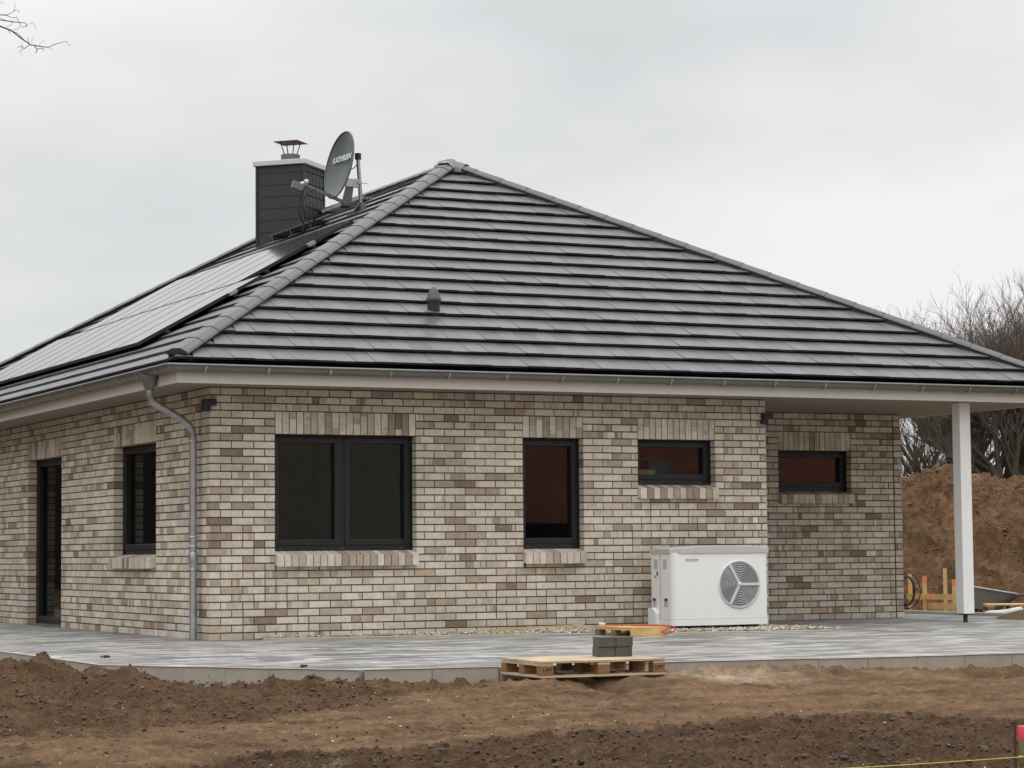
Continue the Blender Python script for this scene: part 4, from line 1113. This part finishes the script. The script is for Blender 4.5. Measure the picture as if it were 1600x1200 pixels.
def stake(name, s, f_, z0, h, w, label, mat=M_pine, painted=False, group=None):
    t = thing(name, label, 'stake', BG(s, f_, z0), -A36, group)
    m = MB(); m.box((-w/2, -.02, 0), (w/2, .02, h - (.10 if painted else 0))); m.build('shaft', mat, t)
    if painted: m = MB(); m.box((-w/2-.001, -.021, h-.0995), (w/2+.001, .021, h)); m.build('painted_top', M_orange, t)
    return t
def S(u, f_): # sideways metre from a direction given as tangent offset about the 35.6 degree axis
    return u*f_
def upx(px): return math.tan(math.atan((px-800)/F) + yaw - A36)
GS = 'setting-out stakes behind the paving'
stake('stake', upx(1439.5)*39.6, 39.6, -.26, .66, .068, 'orange topped wooden stake beside the black cable coil', painted=True, group=GS)
stake('stake', upx(1471.5)*40.2, 40.2, -.26, .78, .062, 'tall plain wooden stake between the two orange topped ones', group=GS)
stake('stake', upx(1485.5)*38.9, 38.9, -.26, .61, .068, 'orange topped wooden stake just left of the white porch post', painted=True, group=GS)
stake('stake', upx(1417)*40.0, 40.0, -.26, .70, .062, 'pale wooden stake partly behind the house corner inside the cable coil', group=GS)
def board(s0, s1, f0, f1, z, h, label):
    a, b = BG(s0, f0, z), BG(s1, f1, z); d = (b-a).normalized(); n_ = Vector((-d.y, d.x, 0))*.012; m = MB(); u = Vector((0,0,h))
    m.faces([a-n_, b-n_, b+n_, a+n_, a-n_+u, b-n_+u, b+n_+u, a+n_+u], [(0,3,2,1),(4,5,6,7),(0,1,5,4),(1,2,6,5),(2,3,7,6),(3,0,4,7)])
    return tag(m.build('batter_board', M_pine), label, 'board', 'boards nailed to the stakes')
board(upx(1412)*39.9, upx(1489)*38.95, 39.95, 39.0, .02, .09, 'upper horizontal pine board nailed across the stakes')
board(upx(1445)*39.5, upx(1489)*38.8, 39.5, 38.85, -.13, .10, 'lower horizontal pine board nailed across the stakes')
mb = MB(); mb.box((-.03, -.03, 0), (.03, .03, .07)); o = mb.build('paint_mark', M_orange, None); o.location = BG(upx(1445)*39.45, 39.43, .03); o.rotation_euler = (0,0,-A36); tag(o, 'orange painted wooden peg on the upper board', 'peg')
# cable coil leaning there
mb = MB(); cc = BG(upx(1411)*39.3, 39.3, .17)
for k, (rx, rz_, ox) in enumerate(((.115, .22, 0), (.125, .235, .01), (.105, .215, .015), (.20, .29, .02), (.13, .24, -.01))):
    mb.tube([cc + e2*(ox + rx*math.cos(a)) + e1*(.02*k) + Vector((0,0,rz_*math.sin(a))) for a in [2*math.pi*i/36 for i in range(37)]], .0085, 5, cap=False)
tag(mb.build('cable_coil', M_black), 'black cable coil leaning by the stakes at the house corner', 'cable coil')
# wheelbarrow
wb = thing('wheelbarrow', 'grey wheelbarrow tub full of rubble behind the white porch post', 'wheelbarrow', BG(upx(1538)*37, 37, -.24), -A36 )
def rr(x0, x1, y0, y1, z): return [Vector((x0,y0,z)), Vector((x1,y0,z-0)), Vector((x1,y1,z)), Vector((x0,y1,z))]
def tubpt(rx, ry, cx0, z, n=20, tilt=0): 
    o = []
    for i in range(n):
        a = 2*math.pi*i/n; c, s = math.cos(a), math.sin(a); x = cx0 + rx*math.copysign(abs(c)**.5, c); o.append(Vector((x, ry*math.copysign(abs(s)**.5, s), z - tilt*(x))))
    return o
L0 = tubpt(.46, .31, -.02, .46, tilt=.17); L1 = tubpt(.29, .22, -.10, .17, tilt=.0); L0i = tubpt(.445, .295, -.02, .455, tilt=.17); L1i = tubpt(.28, .21, -.10, .20)
m = MB(); n = 20
m.faces(L0 + L1, [(i, n+i, n+(i+1)%n, (i+1)%n) for i in range(n)], None, True); m.face(list(reversed(L1))); m.faces(L0i + L1i, [(i, (i+1)%n, n+(i+1)%n, n+i) for i in range(n)], None, True)
m.tube(L0 + [L0[0]], .014, 6, cap=False); m.build('tub', M_tub, wb)
m = MB(); fill = tubpt(.42, .28, -.03, .43, tilt=.17); ctr = Vector((-.1, 0, .50))
for i in range(n): m.face([fill[i], fill[(i+1)%n], ctr], (.30,.20,.13))
for _ in range(60): a = R.uniform(0, 6.3); q = R.uniform(0, .9)**.5; k = R.uniform(.5, 1.4); pebble(m, -.1 + .33*q*math.cos(a), .22*q*math.sin(a), .47 - .05*q, R.uniform(.015, .04), (.34*k,.27*k,.19*k))
m.build('rubble', M_peb, wb)
for sy in (-.24, .24):
    m = MB(); m.tube([(-.32, sy*.3, .14), (-.1, sy, .14), (.15, sy, .17), (.42, sy, .36), (.62, sy, .38)], .016, 8); hb_ = m.build('frame_tube', M_dark, wb)
    m = MB(); m.tube([(.52, sy, .372), (.66, sy, .384)], .022, 8); m.build('grip', M_black, hb_)
    m = MB(); m.tube([(.10, sy, .16), (.16, sy, 0), (.26, sy, 0), (.30, sy, .26)], .014, 8); m.build('leg', M_dark, wb)
m = MB(); m.lathe((-.30, 0, .14), [(.08, -.04), (.12, -.045), (.14, 0), (.12, .045), (.08, .04)], 24, M=Matrix.Rotation(rad(90), 4, 'X')); wl = m.build('wheel', M_black, wb)
# pallet and white sheet behind the sand heap
pallet('pallet', 'low wooden pallet lying behind the sand heap at the right edge', tuple(BG(upx(1537)*35.2, 35.2, -.09)), -A36 + rad(4), 1.1, .75, .12, planks=6, stamp=False, mat=M_pine, blk=M_palb)
mb = MB(); c0 = BG(upx(1531)*34.4, 34.4, -.10); c1 = BG(upx(1563)*34.2, 34.2, -.085); c2_ = BG(upx(1590)*34.1, 34.1, -.06)
mb.tube([c0, c0.lerp(c1, .3) + Vector((0,0,.012)), c1, c2_], [.035, .05, .065, .09], 10); tag(mb.build('plastic_roll', M_bag), 'white rolled plastic sheet lying in front of the low pallet', 'plastic sheet')

# ------------------------------------------------------------------ trees
def tree(name, base, label, stems, seed, trunk_mat, twig_mat, trunk_r, hgt, depth=5, dens=1.0, group='bare trees behind the soil mound', spread=1.0, lean=0.0, twigr=.0065):
    rr_ = random.Random(seed); t = thing(name, label, 'tree', base, 0, group)
    tr = MB(); tw = MB(); cnt = [0]
    def grow(p, d, L, r, lev, k):
        n = 4; pts = [p]; rs = [r]; dd = d.copy()
        for i in range(n):
            dd = (dd + Vector((rr_.gauss(0,.06), rr_.gauss(0,.06), rr_.gauss(0,.04) + .07))*1.0).normalized(); p = p + dd*(L/n); pts.append(p); rs.append(r*(1 - .42*(i+1)/n))
        (tr if lev < 3 else tw).tube(pts, rs, 7 if lev < 2 else (5 if lev < 3 else 3), cap=False); cnt[0] += 1
        if lev >= k: return
        nb = {0: 5, 1: 5, 2: 5, 3: 4}.get(lev, 4)
        nb = int(nb*dens + rr_.random())
        for b in range(nb):
            u = rr_.uniform((.62, .35, .3)[min(lev, 2)], 1.0) if b else 1.0; i = min(int(u*n), n-1); q = pts[i].lerp(pts[i+1], u*n - i)
            ax = Vector((rr_.gauss(0,1), rr_.gauss(0,1), rr_.gauss(0,.5))).cross(dd).normalized(); an = rr_.uniform(.25, .75)*spread
            nd = (Matrix.Rotation(an, 3, ax) @ dd).normalized()
            grow(q, nd, L*rr_.uniform(.50, .70), max(twigr*.7, r*(1-.42*u)*rr_.uniform(.45, .66)), lev+1, k)
    for (ang, tilt, sc) in stems:
        d = Vector((math.cos(ang)*math.sin(tilt), math.sin(ang)*math.sin(tilt), math.cos(tilt)))
        off = Vector((math.cos(ang), math.sin(ang), 0))*trunk_r*.6
        grow(off, d, hgt*.43*sc, trunk_r*sc*rr_.uniform(.5, .72), 0, depth)
    tr.tube([(0,0,-.6), (0,0,.0), (0,0,.35)], [trunk_r*1.25, trunk_r*1.1, trunk_r*.6], 10)
    tr.build('trunk', trunk_mat, t); tw.build('crown', twig_mat, t); return t
def gdir(deg): # angle in the world for image-right = 0, away = 90
    return math.atan2(e2.y, e2.x) + rad(deg)
def TP(px, f_): p = BG(upx(px)*f_, f_, 0); return (p.x, p.y, .35)
tree('bare_tree', TP(1568, 62), 'large bare tree with several thick upright trunks at the right edge', [(gdir(180), .17, 1.0), (gdir(150), .10, 1.05), (gdir(10), .10, 1.08), (gdir(0), .28, 1.05), (gdir(190), .30, .85), (gdir(-60), .2, 1.0), (gdir(170), .2, 1.1)], 11, M_bark, M_twig, .60, 7.0, 5, .92, twigr=.006)
tree('bare_tree', TP(1452, 60), 'smaller mossy bare tree behind the house corner left of the porch post', [(gdir(160), .45, 1.0), (gdir(20), .42, 1.0), (gdir(90), .1, 1.1), (gdir(-90), .25, .95), (gdir(200), .7, .85)], 5, M_bark, M_moss, .36, 3.9, 5, .9, spread=1.1)
tree('bare_tree', TP(1520, 64), 'slender bare tree behind, its thin crown showing above the roof edge', [(gdir(170), .22, 1.0), (gdir(10), .20, 1.0), (gdir(90), .05, 1.1), (gdir(185), .45, .95)], 23, M_bark, M_twig, .30, 6.5, 5, .92, twigr=.0055)
tree('bare_tree', TP(1650, 60), 'bare tree at the right edge, mostly outside the picture', [(gdir(180), .35, 1.0), (gdir(150), .1, 1.1), (gdir(10), .2, 1.0), (gdir(200), .6, .95)], 31, M_bark, M_twig, .42, 7.0, 5, .9, twigr=.006)
# near tree whose twigs hang into the upper left corner
nt = thing('overhanging_tree', 'thin bare twigs of a near tree hanging into the upper left corner', 'tree', (-8.4, -11.2, -.4))
B0 = Vector(nt.location)
mb = MB(); mb.tube([Vector((0,0,-.3)), Vector((.05,.0,1.5)), Vector((.1,-.1,3.2)), Vector((.1,-.1,5.0))], [.22, .17, .13, .07], 12); mb.build('trunk', M_bark, nt)
mb = MB()
def img(px, py, dep):   # world position 12 m in front of the camera, used once to lay out these twigs
    return CAMP + (fw + r2*((px-800)/F) - u2*((py-600)/F))*dep - B0
def tw_(pts, r0, r1, dep=12.0):
    P = [img(a, b, dep + .05*k) for k, (a, b) in enumerate(pts)]; n_ = len(P); mb.tube(P, [.62*(r0 + (r1-r0)*k/(n_-1)) for k in range(n_)], 5)
    return P
P0 = tw_([(-60, 20), (0, 41), (18, 48), (36, 62), (48, 70), (60, 72), (75, 74), (84, 70), (103, 64), (110, 72)], .008, .0016)
P1 = tw_([(-60, 25), (0, 31), (20, 34), (40, 36), (42, 41), (37, 42)], .006, .0015)
tw_([(18, 48), (28, 52), (38, 63)], .003, .002); tw_([(0, 23), (12, 23), (24, 16), (30, 17), (30, 20)], .003, .0018); tw_([(22, 17), (24, 4)], .0025, .0015)
tw_([(-20, 22), (10, 24), (20, 28), (26, 27), (30, 35), (32, 40), (37, 43), (44, 38), (52, 35), (57, 47)], .003, .0012)
tw_([(46, 70), (38, 76), (34, 72), (27, 74)], .003, .002); tw_([(38, 76), (30, 80), (36, 87)], .0022, .0012); tw_([(34, 75), (34, 70)], .003, .003)
tw_([(45, 67), (43, 58)], .003, .0015); tw_([(49, 66), (52, 58)], .0022, .001); tw_([(54, 72), (58, 77), (56, 83)], .004, .003); tw_([(58, 77), (66, 75), (69, 78)], .003, .003)
tw_([(62, 71), (63, 67), (70, 63)], .002, .001); tw_([(76, 74), (83, 79)], .0018, .001); tw_([(83, 71), (83, 68)], .0025, .002)
tw_([(13, 46), (16, 53)], .003, .002); tw_([(20, 34), (18, 39), (10, 42)], .0025, .0015); tw_([(20, 47), (28, 45), (32, 41)], .0022, .0014); tw_([(0, 28), (12, 33)], .002, .0015); tw_([(0,4),(4,3),(6,7)], .002,.001)
mb.tube([Vector((.1,-.1,3.2)), P0[0].lerp(Vector((.1,-.1,3.2)), .5) + Vector((0,0,.15)), P0[0]], [.03, .016, .008], 7); mb.tube([Vector((.1,-.1,3.0)), P1[0]], [.025, .006], 7)
mb.build('twigs', M_twig, nt)

# ------------------------------------------------------------------ buildings behind the camera, mirrored in the panes
M_barn = simple('mirrored_barn_timber', (.50, .48, .40), .9, var=.25)  # barn colour lightened to tune what the wide window mirrors
M_clad = wood_mat('red_brown_cladding', (.62, .24, .18), (.78, .34, .26), sc=(.3, .3, 9))
def barn(name, label, x0, x1, y0, y1, h, rh, mat, doors):
    t = thing(name, label, 'building', (x0, y0, -1.2)); w, d = x1-x0, y1-y0
    m = MB(); m.box((0,0,0), (w, d, h)); m.build('wall', mat, t)
    m = MB(); A = [(-.3,-.3,h), (w+.3,-.3,h), (w+.3,d/2,h+rh), (-.3,d/2,h+rh), (w+.3,d+.3,h), (-.3,d+.3,h)]; m.faces(A, [(0,1,2,3), (3,2,4,5), (0,3,5), (1,4,2), (0,5,4,1)]); m.build('roof', M_slate, t)
    for a, b, c in doors:
        m = MB(); m.box((a, d, .1), (b, d+.06, c)); m.build('door', M_hpg if c > 4 else M_dark, t)
barn('neighbour_house', 'red-brown clad neighbour house behind the viewer, seen mirrored in the panes', 17.2, 36, -46, -33, 7.4, 3, M_clad, [(6.75, 7.45, 4.6)])
mb = MB(); mb.box((17.0, -32.9, -1.2), (36, -32.4, 1.65)); tag(mb.build('reflection_block', M_dark), 'dark box added behind the viewer, seen mirrored in the panes', 'wall')  # unseen box, added so the lower panes mirror something dark
barn('barn', 'timber barn added behind the viewer, mirrored in the wide window', 1.5, 16.6, -44, -32, 6.8, 3, M_barn, [(6, 9, 3.2)])  # unseen barn, added so the wide window mirrors it instead of bright sky
def hedge(x0, x1, y0, y1, h):  # added unseen hedge, near black so the side panes reflect darkness
    mb = MB()
    mb.box((x0+.5, y0+.5, -.4), (x1-.5, y1-.5, h-.5))
    for _ in range(5000):
        a = Vector((R.uniform(x0, x1), R.uniform(y0, y1), R.uniform(-.2, h))); s = .18
        v1 = Vector((R.gauss(0,1), R.gauss(0,1), R.gauss(0,1))).normalized()*s; v2 = Vector((R.gauss(0,1), R.gauss(0,1), R.gauss(0,1))).normalized()*s
        mb.face([a, a+v1, a+v1*.6+v2])
    return tag(mb.build('hedge', simple('hedge_darkened', (.012,.013,.008), .9, var=.3)), 'tall dark hedge added outside the picture, mirrored in the side panes', 'hedge')
hedge(-13.5, -11.6, 4, 75, 8.5)

# ------------------------------------------------------------------ sky and light
w = bpy.data.worlds.new('World'); scene.world = w; w.use_nodes = True; nt_ = w.node_tree; N = nt_.nodes; Lk = nt_.links
bg = N['Background']; tc = N.new('ShaderNodeTexCoord')
sky = N.new('ShaderNodeTexSky'); sky.sky_type = 'NISHITA'; sky.sun_disc = False; SE, SR = rad(70), rad(205)
sky.sun_elevation = SE; sky.sun_rotation = SR
sep = N.new('ShaderNodeSeparateXYZ'); Lk.new(tc.outputs['Generated'], sep.inputs[0])
grad = N.new('ShaderNodeMapRange'); grad.inputs[1].default_value = .20; grad.inputs[2].default_value = 1.0; grad.inputs[3].default_value = 7.6; grad.inputs[4].default_value = 20.0
Lk.new(sep.outputs[2], grad.inputs[0])
def wn(scale, det, sc, loc=(0,0,0)):
    mp = N.new('ShaderNodeMapping'); mp.inputs['Scale'].default_value = sc; mp.inputs['Location'].default_value = loc; Lk.new(tc.outputs['Generated'], mp.inputs[0])
    n_ = N.new('ShaderNodeTexNoise'); n_.inputs['Scale'].default_value = scale; n_.inputs['Detail'].default_value = det; n_.inputs['Roughness'].default_value = .48; Lk.new(mp.outputs[0], n_.inputs[0]); return n_
c1 = wn(3.6, 4, (1,1,2.6), (.35,.2,.1)); cr = N.new('ShaderNodeValToRGB'); Lk.new(c1.outputs[0], cr.inputs[0])
cr.color_ramp.elements[0].position = .36; cr.color_ramp.elements[0].color = (.80, .83, .835, 1)
cr.color_ramp.elements[1].position = .66; cr.color_ramp.elements[1].color = (1.10, 1.08, 1.095, 1)
mul = N.new('ShaderNodeMix'); mul.data_type = 'RGBA'; mul.blend_type = 'MULTIPLY'; mul.inputs[0].default_value = 1
Lk.new(cr.outputs[0], mul.inputs[6]); Lk.new(grad.outputs[0], mul.inputs[7])
mx = N.new('ShaderNodeMix'); mx.data_type = 'RGBA'; mx.inputs[0].default_value = .04; Lk.new(mul.outputs[2], mx.inputs[6]); Lk.new(sky.outputs[0], mx.inputs[7])
Lk.new(mx.outputs[2], bg.inputs[0]); bg.inputs[1].default_value = .105
sun = bpy.data.lights.new('sun', 'SUN'); sun.energy = .7; sun.angle = rad(40); sun.color = (1, .97, .93)
so = bpy.data.objects.new('sun', sun); COL.objects.link(so)
saz = rad(205); sd_ = Vector((math.sin(saz)*math.cos(SE), math.cos(saz)*math.cos(SE), math.sin(SE)))
so.rotation_euler = sd_.to_track_quat('Z', 'Y').to_euler(); so.location = (0, 0, 30)
sky.sun_rotation = saz
scene.view_settings.view_transform = 'Standard'; scene.view_settings.look = 'None'; scene.view_settings.exposure = .06; scene.view_settings.gamma = 1
scene.cycles.max_bounces = 6; scene.cycles.transparent_max_bounces = 12
